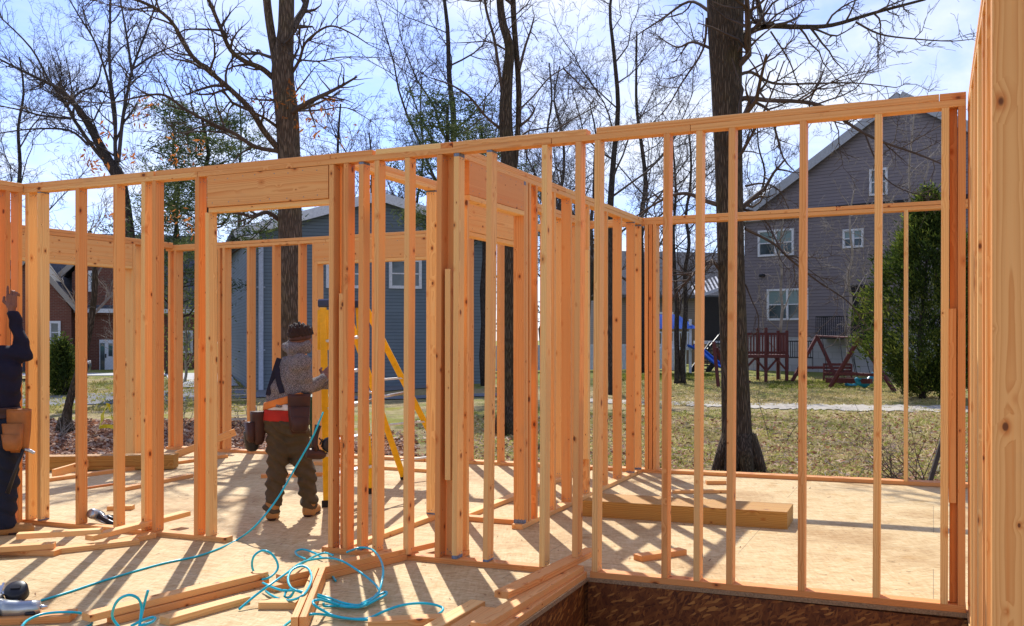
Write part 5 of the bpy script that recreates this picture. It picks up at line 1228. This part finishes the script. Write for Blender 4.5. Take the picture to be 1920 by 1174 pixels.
# ------------------------------------------------------------------ trees
class Grower:
    def __init__(s, seed, crown, minr=.006, sides=(7, 5, 4, 3), droop=0., detail=1.0):
        s.r = random.Random(seed); s.c = crown; s.minr = minr; s.sides = sides; s.droop = droop; s.det = detail; s.n = 0; s.tips = []
    def path(s, p, d, L, n, wob, trop):
        pts = [Vector(p)]; d = Vector(d).normalized()
        for i in range(n):
            d = (d + Vector((s.r.gauss(0, wob), s.r.gauss(0, wob), s.r.gauss(0, wob)+trop))).normalized()
            pts.append(pts[-1]+d*(L/n))
        return pts
    def children(s, pts, rads, level, count, lo=.25, L=1., spread=(35, 65)):
        n = len(pts)-1
        for _ in range(count):
            t = lo+(1-lo)*s.r.random()**.9; k = min(int(t*n), n-1); f = t*n-k
            p = pts[k].lerp(pts[k+1], f); r0 = rads[k]*(1-f)+rads[k+1]*f
            ax = (pts[k+1]-pts[k]).normalized(); o = ax.orthogonal().normalized(); o.rotate(Matrix.Rotation(s.r.uniform(0, 6.283), 3, ax))
            a = R(s.r.uniform(*spread)); d = ax*math.cos(a)+o*math.sin(a)
            s.branch(p, d, L*s.r.uniform(.6, 1.15)*(1.15-.55*t), max(s.minr, r0*s.r.uniform(.45, .7)), level)
    def branch(s, p, d, L, r0, level):
        if L < .12: return
        n = (7, 6, 5, 4)[min(level, 3)] if L > .6 else 3
        pts = s.path(p, d, L, n, .17+.05*level, (.10, .07, .04, .03)[min(level, 3)]-s.droop*(1+.5*level))
        r1 = max(s.minr*.6, r0*.28); rads = [r0+(r1-r0)*i/n for i in range(n+1)]
        s.c.tube(pts, rads, s.sides[min(level, 3)], 0, cap=False); s.n += 1; s.tips.append(pts[-1])
        if level >= 3: return
        cnt = int(round((7, 6, 5)[level]*s.det*min(1.4, .55+L/(3.2, 1.7, .9)[level]*.5)))
        s.children(pts, rads, level+1, cnt, .2, L*(.48, .45, .42)[level])
        if level < 2: s.branch(pts[-1], pts[-1]-pts[-2], L*.45, r1, level+1)

TG = 'bare trees around the house'
def trunk_mb(pts, rads, n=14, flare=0., seed=0):
    rr = random.Random(seed); m = MB(); P = [Vector(p) for p in pts]; m.tube(P, rads, n)
    if flare:
        for i in range(7):
            a = i*.9+rr.uniform(-.2, .2); d = Vector((math.cos(a), math.sin(a), 0)); b = P[0]
            m.tube([b+d*rads[0]*.45+Vector((0, 0, flare*1.6)), b+d*rads[0]*.85+Vector((0, 0, flare*.6)), b+d*rads[0]*1.15+Vector((0, 0, .02)), b+d*rads[0]*1.5-Vector((0, 0, .12))], [rads[0]*.45, rads[0]*.42, rads[0]*.30, rads[0]*.1], 7)
    return m
def lerp_path(P, Rr, z):
    for i in range(len(P)-1):
        if P[i].z <= z <= P[i+1].z: f = (z-P[i].z)/(P[i+1].z-P[i].z); return P[i].lerp(P[i+1], f), Rr[i]*(1-f)+Rr[i+1]*f
    return P[-1], Rr[-1]
def leaf_cards(mb, pts, n, size, spread, rr, tilt=1., asp=.5):
    vs, fs, ti = [], [], []
    for _ in range(n):
        p = rr.choice(pts)+Vector((rr.gauss(0, spread), rr.gauss(0, spread), rr.gauss(0, spread)))
        a = Vector((rr.gauss(0, 1), rr.gauss(0, 1), rr.gauss(0, tilt))).normalized(); b = a.orthogonal().normalized(); b.rotate(Matrix.Rotation(rr.uniform(0, 6.28), 3, a)); L = size*rr.uniform(.6, 1.3)
        k = len(vs); c = a*L*asp; w = rr.random()
        vs += [p-b*L, p+c*.8-b*L*.1+a.cross(b)*L*.15, p+b*L, p-c*.8+b*L*.1]; fs.append((k, k+1, k+2, k+3)); ti += [w]*4
    mb.add(vs, fs, 0, False, tint=ti)

def big_tree(label, px_line, t, widths, limbs, seed, bark='bark', twig='twig', flare=.35, auto=(), cat='tree', leaves=None, lk=.72):
    """trunk and main limbs follow the tree's real outline at its own distance; everything finer grows from them"""
    P = [at(x, y, t) for x, y in px_line]; P[0].z = min(P[0].z, hgt(P[0].x, P[0].y)+.02); Rr = [w*t/FPX/2 for w in widths]
    o = Vector((P[0].x, P[0].y, hgt(P[0].x, P[0].y))); root = empty('tree', o, 0, label, cat, TG)
    Q = spline([p-o for p in P], 5); RR = [Rr[min(i//5, len(Rr)-1)]*(1-(i % 5)/5)+Rr[min(i//5+1, len(Rr)-1)]*((i % 5)/5) for i in range(len(Q))]
    m = trunk_mb(Q, RR, 16, flare, seed)
    cr = MB(); g = Grower(seed, cr, .0045, detail=1.55)
    for lm in limbs:
        pts, w0, w1, dep = lm[:4]; cnt = lm[4] if len(lm) > 4 else 9; k = len(pts)
        L = [at(x, y, t+dep*i/(k-1))-o for i, (x, y) in enumerate(pts)]; L = spline(L, 4); n = len(L); rads = [(w0+(w1-w0)*i/(n-1))*t/FPX/2*lk for i in range(n)]
        (m if w0 > 14 else cr).tube(L, rads, 9, cap=False)
        ln = sum((b-a).length for a, b in zip(L, L[1:]))
        g.children(L, rads, 1, cnt, .12, max(.5, ln*.36)); g.branch(L[-1], L[-1]-L[-2], ln*.3, rads[-1], 2)
    for z0, z1, n, L, lv in auto:
        for i in range(n):
            z = g.r.uniform(z0, z1); p, r0 = lerp_path(Q, RR, z); a = g.r.uniform(0, 6.283); d = Vector((math.cos(a), math.sin(a), g.r.uniform(.1, .7)))
            g.branch(p, d, L*g.r.uniform(.6, 1.2), max(.012, r0*g.r.uniform(.12, .3)), lv)
    put('trunk', m, bark, root, loc=(0, 0, 0)); put('crown', cr, twig, root, loc=(0, 0, 0), recalc=False)
    if leaves:
        lb = MB(); rr = random.Random(seed+5)
        leaf_cards(lb, [at(x, y, t+rr.uniform(-.6, .6))-o for x, y in leaves], len(leaves)*9, .055, .09, rr, 1, .42); put('dead_leaves', lb, 'oak_leaf', root, loc=(0, 0, 0), recalc=False)
    return root

# the big trunk right of centre, in front of the mauve house
big_tree('massive dark trunk standing alone in front of the mauve house, limbs spreading right',
    [(1385, 884), (1382, 820), (1378, 700), (1371, 500), (1366, 300), (1362, 150), (1360, 0), (1362, -260)], 14.3, [74, 58, 52, 50, 52, 58, 70, 66],
    [([(1372, 92), (1392, 66), (1432, 46), (1500, 46), (1560, 42), (1640, 18), (1735, -8)], 20, 7, 1.2, 16),
     ([(1605, 36), (1650, 58), (1710, 66), (1780, 70), (1822, 66)], 6, 2, .8, 8),
     ([(1385, 186), (1400, 180), (1440, 184), (1500, 186), (1545, 196), (1600, 232), (1650, 258), (1720, 282), (1765, 300)], 14, 4, -1.2, 16),
     ([(1385, 137), (1410, 132), (1450, 152), (1520, 152), (1600, 150), (1680, 158)], 10, 2.5, 1.6, 14),
     ([(1400, 182), (1440, 202), (1455, 245), (1468, 290), (1485, 312)], 9, 3, -.6, 10),
     ([(1432, 46), (1425, 16), (1415, -30)], 16, 10, .5, 6), ([(1445, 55), (1480, 110), (1500, 160), (1540, 200)], 5, 1.6, .8, 10),
     ([(1342, 92), (1300, 76), (1270, 86), (1240, 70)], 9, 3, 1., 10), ([(1330, 18), (1292, 0), (1240, 34), (1200, 60)], 10, 3, 1.4, 12),
     ([(1325, 30), (1318, 90), (1280, 150), (1250, 200), (1216, 235)], 7, 2, .6, 12), ([(1345, 380), (1318, 372), (1288, 360), (1255, 366), (1222, 384), (1195, 402)], 13, 4, .6, 10),
     ([(1352, 505), (1338, 488), (1322, 492), (1300, 508), (1270, 512)], 12, 4, -.4, 8), ([(1302, 508), (1283, 530), (1268, 548)], 8, 4, .2, 6),
     ([(1397, 425), (1450, 452), (1480, 480), (1530, 520), (1590, 560), (1620, 600)], 8, 2.5, 1.2, 16), ([(1468, 470), (1452, 440), (1438, 412)], 6, 3, .5, 6),
     ([(1398, 530), (1410, 560), (1422, 590), (1420, 630)], 4, 2, .6, 6), ([(1398, 345), (1430, 340), (1460, 352), (1480, 390)], 6, 2, .8, 10),
     ([(1620, 240), (1640, 290), (1662, 330), (1700, 352), (1745, 362)], 5, 2, -.6, 10)],
    11, auto=((3.5, 7, 6, 2.0, 2),))
# the oak behind the standing worker, forking above the header
big_tree('tall brown oak trunk behind the standing worker, forking high above the door header',
    [(546, 856), (546, 760), (545, 560), (544, 420), (542, 300), (538, 220), (530, 140), (536, 60), (538, -40), (540, -200)], 16.8, [56, 46, 44, 44, 42, 44, 42, 30, 28, 26],
    [([(524, 170), (516, 110), (506, 50), (500, 0), (496, -60)], 24, 20, .2, 3), ([(548, 60), (558, 40), (572, 15), (580, -30)], 22, 14, .8, 6),
     ([(512, 150), (490, 132), (460, 120), (432, 98), (415, 60), (402, 30), (385, -10)], 15, 8, -.8, 14),
     ([(415, 62), (378, 60), (345, 62), (330, 76)], 6, 3, -.5, 8), ([(548, 140), (562, 115), (572, 85), (600, 60), (625, 52), (660, 66), (690, 85)], 9, 2.5, -1, 14),
     ([(565, 116), (600, 118), (640, 110), (705, 110)], 5, 2, -.8, 9), ([(528, 290), (495, 250), (470, 210), (435, 175), (400, 145), (360, 110), (318, 42), (262, 8), (190, -10)], 17, 6, -1.5, 20),
     ([(530, 288), (480, 280), (440, 255), (400, 238), (350, 212), (310, 185), (270, 186), (205, 200), (150, 196)], 12, 2.5, -1.8, 18), ([(524, 245), (500, 228), (478, 216)], 9, 5, -.6, 6),
     ([(552, 180), (575, 150), (590, 130)], 5, 2, -.6, 6), ([(522, 415), (500, 402), (475, 410), (450, 405), (420, 402), (390, 410)], 13, 5, -1., 10), ([(555, 212), (600, 210), (650, 205), (700, 232)], 5, 1.8, .8, 10)],
    23, 'bark_warm', auto=((5.5, 9, 8, 1.8, 2),),
    leaves=[(498, 198), (505, 190), (540, 176), (546, 166), (552, 185), (548, 228), (538, 220), (556, 236), (612, 192), (624, 196), (592, 208), (588, 222), (632, 222), (652, 258), (600, 254), (165, 305), (172, 318), (180, 324), (186, 318), (176, 298), (238, 298), (245, 302), (195, 254), (202, 250), (265, 232), (258, 240), (334, 268), (366, 282), (378, 276), (316, 306), (325, 312), (346, 306), (278, 204), (284, 200), (246, 350), (212, 420), (316, 420), (332, 400), (338, 412), (362, 440)])
# the twin trunk in the centre
big_tree('double trunk rising beside the doorway partition, one stem snapped near the top',
    [(955, 815), (956, 740), (957, 500), (954, 330), (948, 220), (951, 150), (955, 90), (942, 40), (936, -20), (930, -160)], 20, [46, 32, 29, 28, 25, 21, 17, 15, 13, 12],
    [([(964, 330), (972, 230), (972, 150), (965, 60), (962, 0), (960, -80)], 15, 15, .3, 4), ([(942, 175), (934, 120), (926, 70), (912, 20), (906, -30)], 9, 6, -.5, 6),
     ([(974, 130), (984, 90), (994, 60), (1000, 38)], 8, 4, .2, 4), ([(974, 205), (1000, 180), (1030, 145), (1056, 128)], 5, 3, .6, 6), ([(1056, 128), (1090, 160), (1110, 180), (1140, 205)], 4, 2, .6, 7),
     ([(976, 235), (992, 222), (1002, 205), (998, 198)], 8, 3, .2, 3), ([(936, 240), (910, 218), (880, 182), (845, 160), (815, 150)], 8, 3, -.8, 9), ([(1040, 245), (1070, 225), (1105, 205), (1122, 195)], 5, 2, .5, 6)],
    31, auto=((7, 12, 6, 1.6, 2),))
big_tree('small leaning trunk in the leaf litter at the left, behind the front studs', [(122, 802), (128, 770), (141, 725), (158, 668), (172, 600), (178, 520), (168, 440)], 21, [26, 15, 14, 13, 12, 10, 7],
    [([(172, 600), (200, 570), (222, 548), (246, 540)], 8, 3, .8, 9), ([(178, 530), (198, 500), (230, 492), (262, 492)], 6, 2, .5, 10), ([(166, 640), (150, 600), (132, 560), (104, 520)], 6, 2, -.5, 10)], 41, twig='twig_pale', auto=((3, 4.6, 8, 1.6, 1),), flare=.2)
big_tree('spreading many-limbed tree at the top left, dark against the sky', [(250, 722), (250, 640), (248, 520), (238, 420), (222, 340), (205, 312), (178, 262), (150, 215), (115, 178)], 33, [38, 24, 22, 22, 25, 20, 15, 12, 8],
    [([(222, 330), (216, 290), (216, 220), (206, 140), (206, 60), (208, -10)], 13, 5, .6, 16), ([(222, 310), (230, 230), (240, 175), (250, 130), (280, 50), (300, -10)], 12, 4, 1, 18), ([(248, 150), (240, 90), (230, 30), (222, -10)], 9, 3, .6, 12),
     ([(152, 218), (120, 180), (78, 158), (40, 140), (-10, 115)], 12, 5, -1, 16), ([(205, 316), (180, 290), (139, 232), (127, 208), (93, 160), (58, 98), (0, 40)], 13, 4, .6, 18), ([(125, 205), (150, 180), (180, 165), (190, 130)], 8, 4, .5, 10),
     ([(217, 262), (205, 170), (180, 90), (150, 40), (120, -10)], 9, 3, 1.2, 16), ([(134, 230), (80, 225), (40, 215), (-10, 205)], 8, 3, -1, 12), ([(166, 280), (130, 252), (60, 250), (-10, 260)], 8, 3, -1.2, 12),
     ([(250, 135), (290, 108), (330, 90), (360, 72)], 7, 2, .8, 12)], 47, 'bark_dark', 'twig_dark', lk=.64, auto=((9, 11.5, 10, 3, 1),))

# further bare trees, each grown whole
def bare_tree(label, px, t, h, w, seed, lean=0., twig='twig_dark', bark='bark_dark', lo=.22, nl=13, det=1.15, spread=(25, 55)):
    p = at(px, 0, t); p.z = hgt(p.x, p.y); root = empty('tree', p, 0, label, 'tree', TG); rr = random.Random(seed)
    n = 9; P = [Vector((lean*h*(i/n)**1.3+rr.gauss(0, .012)*h*(i/n), rr.gauss(0, .012)*h, h*i/n-.1)) for i in range(n+1)]; r0 = w/2*.8
    P = spline(P, 3); k = len(P); Rr = [r0*(1.35 if i == 0 else 1)*(1-.9*i/(k-1))+.02 for i in range(k)]
    m = MB(); m.tube(P, Rr, 10); cr = MB(); g = Grower(seed, cr, .0046*t/30, detail=det)
    for i in range(nl):
        z = h*(lo+(1-lo)*(i+rr.random())/nl*.95); p0, r_ = lerp_path(P, Rr, z); a = rr.uniform(0, 6.283); el = R(rr.uniform(*spread)); f = (z/h-lo)/(1-lo)
        g.branch(p0, Vector((math.cos(a)*math.sin(el+.25), math.sin(a)*math.sin(el+.25), math.cos(el+.25))), h*(.40-.26*f)*rr.uniform(.75, 1.15), max(.016, r_*rr.uniform(.26, .48)), 0)
    put('trunk', m, bark, root, loc=(0, 0, 0)); put('crown', cr, twig, root, loc=(0, 0, 0), recalc=False); return root
for a in (('thin bare tree in the sky left of the double trunk', 790, 50, 15, .26, 121, .01), ('thin bare trunk between the double trunk and the plate joint', 1020, 40, 13, .22, 122, .02), ('thin bare tree at the left, between the spreading tree and the oak', 440, 44, 13, .24, 124, .02), ('bare tree low above the plate at the left, right of the spreading tree', 318, 46, 12, .34, 101, .02), 
          ('bare tree just right of the forked oak trunk', 640, 40, 11.5, .34, 103, -.02), ('bare tree whose fan of limbs stands over the pale top plate', 688, 44, 11, .3, 104, .03),
          ('upright bare tree with a dark trunk rising through the pine foliage', 838, 38, 18, .5, 105, .01), 
          ('slender bare tree in the sky right of the double trunk', 1062, 48, 15, .34, 107, -.02), ('bare tree standing over the joint of the front top plates', 1100, 52, 14, .34, 108, .03),
          ('dark straight trunk behind the studs left of the back wall corner', 1147, 31, 14, .34, 109, .0), ('bare tree with fanning limbs left of the massive trunk', 1205, 44, 15.5, .4, 110, -.01),
          ('left stem of the twin dark trunks by the blue play set', 1270, 36, 9, .22, 111, -.02), ('right stem of the twin dark trunks by the blue play set', 1281, 36, 9.5, .22, 112, .03),
          ('bare tree between the massive trunk and the mauve gable', 1432, 60, 15, .34, 114, -.02), ('bare tree at the far left edge behind the wall being worked on', 28, 42, 14, .36, 115, .03),
          ('distant bare tree right of the blue house', 985, 66, 15, .34, 118)):
    bare_tree(*a)

# young trees with their sunlit twigs painted pale, in front of the mauve house
for i, (px, t, h, lab) in enumerate(((1590, 36, 7.2, 'pale twiggy sapling before the patio door of the mauve house'), (1700, 37, 10.5, 'tall pale twiggy tree before the upper gable of the mauve house'), (1460, 38, 6.5, 'pale twiggy sapling before the windows of the mauve house'), (1640, 38.5, 9., 'pale twiggy sapling left of the attic window'))):
    bare_tree(lab, px, t, h, .13, 130+i, .02, 'twig_pale', 'twig_pale', .12, 12, .9, (15, 50))
for i, (px, t, h, lab) in enumerate(((348, 40, 4.2, 'young bush with fresh green leaves before the brick house'), (230, 46, 4.6, 'pale twiggy bush before the brick house door'))):
    r_ = bare_tree(lab, px, t, h, .10, 150+i, .0, 'twig_pale', 'twig_pale', .08, 12, .9, (20, 60))
    if i == 0:
        rr = random.Random(9); lb = MB(); leaf_cards(lb, [Vector((rr.gauss(0, .8), rr.gauss(0, .6), rr.uniform(.6, 4))) for _ in range(90)], 900, .07, .22, rr); put('leaves', lb, 'young_leaf', r_, loc=(0, 0, 0), recalc=False)
# saplings and bare shrubs close to the deck
def shrub(label, px, t, h, n, seed, arch=.4, mat='twig', cat='shrub'):
    p = at(px, 0, t); p.z = hgt(p.x, p.y); rr = random.Random(seed); m = MB(); g = Grower(seed, m, .0028, (5, 4, 3, 3), droop=.02)
    for i in range(n):
        a = rr.uniform(0, 6.28); d = Vector((math.cos(a)*arch, math.sin(a)*arch, 1)); g.branch(Vector((rr.gauss(0, .08), rr.gauss(0, .08), -.03)), d, h*rr.uniform(.6, 1.1), .009, 1)
    put('shrub' if cat == 'shrub' else 'sapling', m, mat, None, loc=p, label=label, cat=cat, recalc=False)
shrub('thorny bare shrub outside the back wall at the right, by the thin stud', 1722, 12.6, 1.15, 10, 201, .75); shrub('bare shrub just left of the thin back wall stud', 1668, 13.2, .8, 7, 202, .9)
shrub('thin sapling on the lawn right of the massive trunk', 1466, 18, 1.5, 1, 203, .1, cat='sapling'); shrub('wispy sapling between the massive trunk and the next stud', 1432, 19, 1.9, 1, 204, .2, cat='sapling'); shrub('thin sapling at the foot of the massive trunk, on its left', 1330, 15.4, .9, 1, 205, .15, cat='sapling')
shrub('tangle of bare brush in the leaf litter at the left', 345, 22, 1.1, 9, 206, .8, 'twig_pale'); shrub('low brush beside the leaning trunk', 108, 20, .7, 8, 207, .9, 'twig_pale'); shrub('brush beside the garden chair', 466, 20.5, .9, 7, 208, .7)
m = MB(); m.bar((0, 0, -.05), (.35, .1, 1.25), .05, .05); q = gpt(1735, 12.2); put('leaning_stake', m, 'twig_dark', None, loc=q, label='dark leaning stake in the brush outside the back wall at the right', cat='stake')

# conifers
def pine(label, px, t, h, w, seed, lo=.45, spread=3.4, dens=1.0):
    p = at(px, 0, t); p.z = hgt(p.x, p.y); root = empty('pine_tree', p, 0, label, 'pine tree', 'pines behind the house'); rr = random.Random(seed)
    P = [Vector((rr.gauss(0, .1), rr.gauss(0, .1), h*i/8-.1)) for i in range(9)]; Rr = [w/2*(1-.85*i/8)+.02 for i in range(9)]; m = MB(); m.tube(P, Rr, 9); nd = MB(); pts = []
    for i in range(26):
        f = i/25; z = h*(lo+(1-lo)*f); p0, r_ = lerp_path(P, Rr, z); a = i*2.4+rr.uniform(-.4, .4); L = spread*(1-.62*f)*rr.uniform(.55, 1.15)
        d = Vector((math.cos(a), math.sin(a), rr.uniform(-.05, .35))); k = 5; q = [p0+d*L*j/k+Vector((rr.gauss(0, .06), rr.gauss(0, .06), .12*(j/k)**2*L+rr.gauss(0, .05))) for j in range(k+1)]
        m.tube(q, [max(.015, r_*.35*(1-j/k)) for j in range(k+1)], 5, cap=False)
        for j in range(2, k+1):
            for _ in range(3): pts.append(q[j]+Vector((rr.gauss(0, .28), rr.gauss(0, .28), rr.gauss(.05, .12))))
    vs, fs, ti = [], [], []
    for c in pts:
        sh = rr.random()
        for _ in range(int(34*dens)):
            o = c+Vector((rr.gauss(0, .17), rr.gauss(0, .17), rr.gauss(0, .09))); d = Vector((rr.gauss(0, 1), rr.gauss(0, 1), rr.gauss(.5, .6))).normalized()*rr.uniform(.10, .2); b = d.orthogonal().normalized()*.014
            b.rotate(Matrix.Rotation(rr.uniform(0, 6.28), 3, d.normalized())); k = len(vs); vs += [o-b, o+b, o+d+b*.4, o+d-b*.4]; fs.append((k, k+1, k+2, k+3)); ti += [min(1, max(0, sh+rr.gauss(0, .2)))]*4
    nd.add(vs, fs, 0, False, tint=ti); put('trunk', m, 'bark_dark', root, loc=(0, 0, 0)); put('needles', nd, 'needle', root, loc=(0, 0, 0), recalc=False)
pine('pine with layered green foliage above the top plate, left of the forked oak', 392, 27, 8.2, .28, 301, .5, 2.9)
pine('pine behind the left header, darker and further than the layered one', 330, 34, 7.4, .26, 302, .35, 2.4, .8)
pine('pine whose foliage surrounds the upright tree over the pale top plate', 842, 30, 9.2, .3, 303, .5, 2.5, .8)
pine('small pine glimpsed behind the double trunk', 905, 36, 9.6, .3, 304, .55, 2.6, .7)
def cedar(label, px, t, h, rad, seed, n=15000, lo=.12, trunks=3, group=None):
    p = at(px, 0, t); p.z = hgt(p.x, p.y); root = empty('evergreen_tree', p, 0, label, 'evergreen', group); rr = random.Random(seed); m = MB()
    for i in range(trunks):
        a = i*2.1; b = Vector((math.cos(a)*rad*.18, math.sin(a)*rad*.18, -.1)); m.tube([b, b+Vector((math.cos(a)*.15, math.sin(a)*.15, h*.3)), Vector((0, 0, h*.85))], [.10, .08, .02], 8)
        for j in range(14):
            z = h*rr.uniform(.05, .5); aa = rr.uniform(0, 6.28); s0 = b*.8+Vector((0, 0, z)); L = rad*rr.uniform(.5, .95); m.tube([s0, s0+Vector((math.cos(aa)*L*.5, math.sin(aa)*L*.5, .05*L)), s0+Vector((math.cos(aa)*L, math.sin(aa)*L, .35*L))], [.025, .017, .006], 4, cap=False)
    put('trunk', m, 'bark_dark', root, loc=(0, 0, 0)); vs, fs, ti = [], [], []
    tufts = []
    for i in range(int(n/42)):
        f = lo+(1-lo)*rr.random()**1.15; a = rr.uniform(0, 6.283); prof = (.35+.65*min(1, (f-lo)/.22))*(1-((f-lo)/(1-lo))**1.7)**.8
        bump = 1+.17*math.sin(3*a+f*9)+.16*math.sin(7*a-f*17)+.10*math.sin(13*a+f*31); r_ = rad*prof*bump*(1-.42*rr.random()**2.2); tufts.append((Vector((math.cos(a)*r_, math.sin(a)*r_, f*h)), a))
    for c, a in tufts:
        sh = rr.random(); out = Vector((math.cos(a), math.sin(a), .9)).normalized()
        for _ in range(42):
            o = c+Vector((rr.gauss(0, .11), rr.gauss(0, .11), rr.gauss(0, .16))); d = (out+Vector((rr.gauss(0, .5), rr.gauss(0, .5), rr.gauss(0, .4)))).normalized()*rr.uniform(.07, .16); b = d.orthogonal().normalized(); b.rotate(Matrix.Rotation(rr.uniform(0, 6.28), 3, d.normalized())); b *= .022
            k = len(vs); vs += [o-b, o+b, o+d+b*.3, o+d-b*.3]; fs.append((k, k+1, k+2, k+3)); ti += [min(1, max(0, sh*.8+rr.gauss(.1, .15)))]*4
    nd = MB(); nd.add(vs, fs, 0, False, tint=ti); put('foliage', nd, 'cedar_leaf', root, loc=(0, 0, 0), recalc=False)
cedar('large dark green evergreen in front of the mauve house at the right', 1742, 28.5, 5.9, 1.9, 401, 42000, .06)
cedar('small conical evergreen by the brick house at the far left', 114, 33, 1.8, .46, 402, 6000, .06, 1)

# ------------------------------------------------------------------ leaf litter, grass, twigs on the ground (stuff)
rr = random.Random(77)
def scatter(name, n, region, size, mat, asp, tilt, label=None, lift=.02):
    vs, fs, ti = [], [], []
    for _ in range(n):
        px, t = region(); v = at(px, 0, t); v.z = hgt(v.x, v.y)+lift*rr.uniform(.3, 1.6)
        a = Vector((rr.gauss(0, tilt), rr.gauss(0, tilt), 1)).normalized(); u = a.orthogonal().normalized(); u.rotate(Matrix.Rotation(rr.uniform(0, 6.28), 3, a)); w = a.cross(u); L = size*rr.uniform(.5, 1.4)
        k = len(vs); c = a*L*rr.uniform(-.2, .35)
        vs += [v-u*L, v-w*L*asp+c, v+u*L, v+w*L*asp+c*.6]; fs.append((k, k+1, k+2, k+3)); ti += [rr.random()]*4
    m = MB(); m.add(vs, fs, 0, False, tint=ti); return put(name, m, mat, kind='stuff', recalc=False)
def reg_leaf():
    while True:
        px, t = rr.uniform(-60, 780), 13.4+10.5*rr.random()**1.25
        if px > 480 and t > 17+rr.random()*4: continue
        return px, t
scatter('leaf_litter', 26000, reg_leaf, .062, 'leaf_litter', .55, .55, lift=.035)
scatter('fallen_leaves', 12000, lambda: (rr.uniform(780, 1860), 12.2+rr.random()**1.6*12), .05, 'leaf_litter', .5, .5, lift=.02)
def blades(name, n, region, h, wd, mat, tints=(0, 1)):
    vs, fs, ti = [], [], []
    cl = None
    for i in range(n):
        if cl is None or i % 9 == 0: px, t = region(); cl = at(px, 0, t); tn = rr.random()
        v = cl+Vector((rr.gauss(0, .05), rr.gauss(0, .05), 0)); v.z = hgt(v.x, v.y)-.01; a = rr.uniform(0, 6.28); H = h*rr.uniform(.5, 1.3)
        u = Vector((math.cos(a), math.sin(a), 0))*wd; ln = Vector((rr.gauss(0, .5), rr.gauss(0, .5), 1)).normalized()*H; k = len(vs)
        vs += [v-u, v+u, v+ln*.6+u*.6, v+ln+Vector((rr.gauss(0, .3)*H, rr.gauss(0, .3)*H, -.1*H))]; fs.append((k, k+1, k+2, k+3)); ti += [min(1, max(0, tints[0]+(tints[1]-tints[0])*(.7*tn+.3*rr.random())))]*4
    m = MB(); m.add(vs, fs, 0, False, tint=ti); return put(name, m, mat, kind='stuff', recalc=False)
blades('dry_grass', 52000, lambda: (rr.uniform(820, 1880), 11.6+rr.random()**1.5*13), .075, .006, 'grass_blade', (.25, 1))
blades('green_grass', 24000, lambda: (rr.uniform(820, 1880), 11.6+rr.random()**1.3*14), .07, .007, 'grass_blade', (0, .55))
blades('lawn_grass', 34000, lambda: (rr.uniform(1150, 1800), 26.5+rr.random()*13), .075, .014, 'grass_blade', (.3, 1))
blades('fresh_grass', 14000, lambda: rr.choice(((rr.uniform(1440, 1660), 33+rr.random()*4), (rr.uniform(1160, 1345), 38+rr.random()*4.5))), .09, .016, 'grass_blade', (0, .3))
blades('straw_edge', 12000, lambda: (rr.uniform(-40, 330), 12.6+rr.random()*1.6), .10, .006, 'grass_blade', (.6, 1))
blades('side_grass', 16000, lambda: (rr.uniform(-20, 480), 26+rr.random()*15), .10, .016, 'grass_blade', (.1, .8))
# fallen twigs
m = MB()
for _ in range(420):
    px, t = rr.uniform(820, 1860), 11.9+rr.random()**1.5*9; v = at(px, 0, t); v.z = hgt(v.x, v.y)+.02; a = rr.uniform(0, 6.28); L = rr.uniform(.1, .55); d = Vector((math.cos(a), math.sin(a), rr.uniform(-.02, .15)))
    m.tube([v, v+d*L*.5+Vector((rr.gauss(0, .02), rr.gauss(0, .02), .01)), v+d*L], [.006, .005, .003], 4, cap=False)
put('fallen_twigs', m, 'twig_pale', kind='stuff', recalc=False)
# distant wood on the horizon, one mass behind the houses
m = MB(); g = Grower(900, m, .03, (4, 3, 3, 3), detail=.55); r9 = g.r
for i in range(170):
    px = -400+2700*i/169+r9.uniform(-12, 12); t = r9.uniform(82, 120); v = at(px, 0, t); v.z = hgt(v.x, v.y); h = r9.uniform(4, 8.5)
    m.tube([v, v+Vector((r9.gauss(0, .3), 0, h*.5)), v+Vector((r9.gauss(0, .6), 0, h))], [.2, .14, .03], 5, cap=False)
    for _ in range(7): g.branch(v+Vector((0, 0, h*r9.uniform(.15, .9))), Vector((r9.gauss(0, 1), r9.gauss(0, .5), 1.0)), h*.33, .05, 1)
put('distant_woods', m, 'twig_dark', kind='stuff', recalc=False)
# sawdust and wood chips on the deck
vs, fs, ti = [], [], []
for _ in range(700):
    x, y = rr.uniform(-7.5, .1), rr.uniform(3.2, 10)
    if x > PX0-.12 and y < D+.1: continue
    a = rr.uniform(0, 6.28); L = rr.uniform(.004, .03)*rr.random()**.5; u = Vector((math.cos(a), math.sin(a), 0))*L; w = Vector((-u.y, u.x, 0)).normalized()*rr.uniform(.0015, .004); p_ = T((x, y, .003)); k = len(vs)
    vs += [p_-u-w, p_-u+w, p_+u+w+Vector((0, 0, L*.3)), p_+u-w+Vector((0, 0, L*.2))]; fs.append((k, k+1, k+2, k+3)); ti += [rr.random()]*4
m = MB(); m.add(vs, fs, 0, False, tint=ti); put('wood_chips', m, 'leaf_litter', kind='stuff', recalc=False)
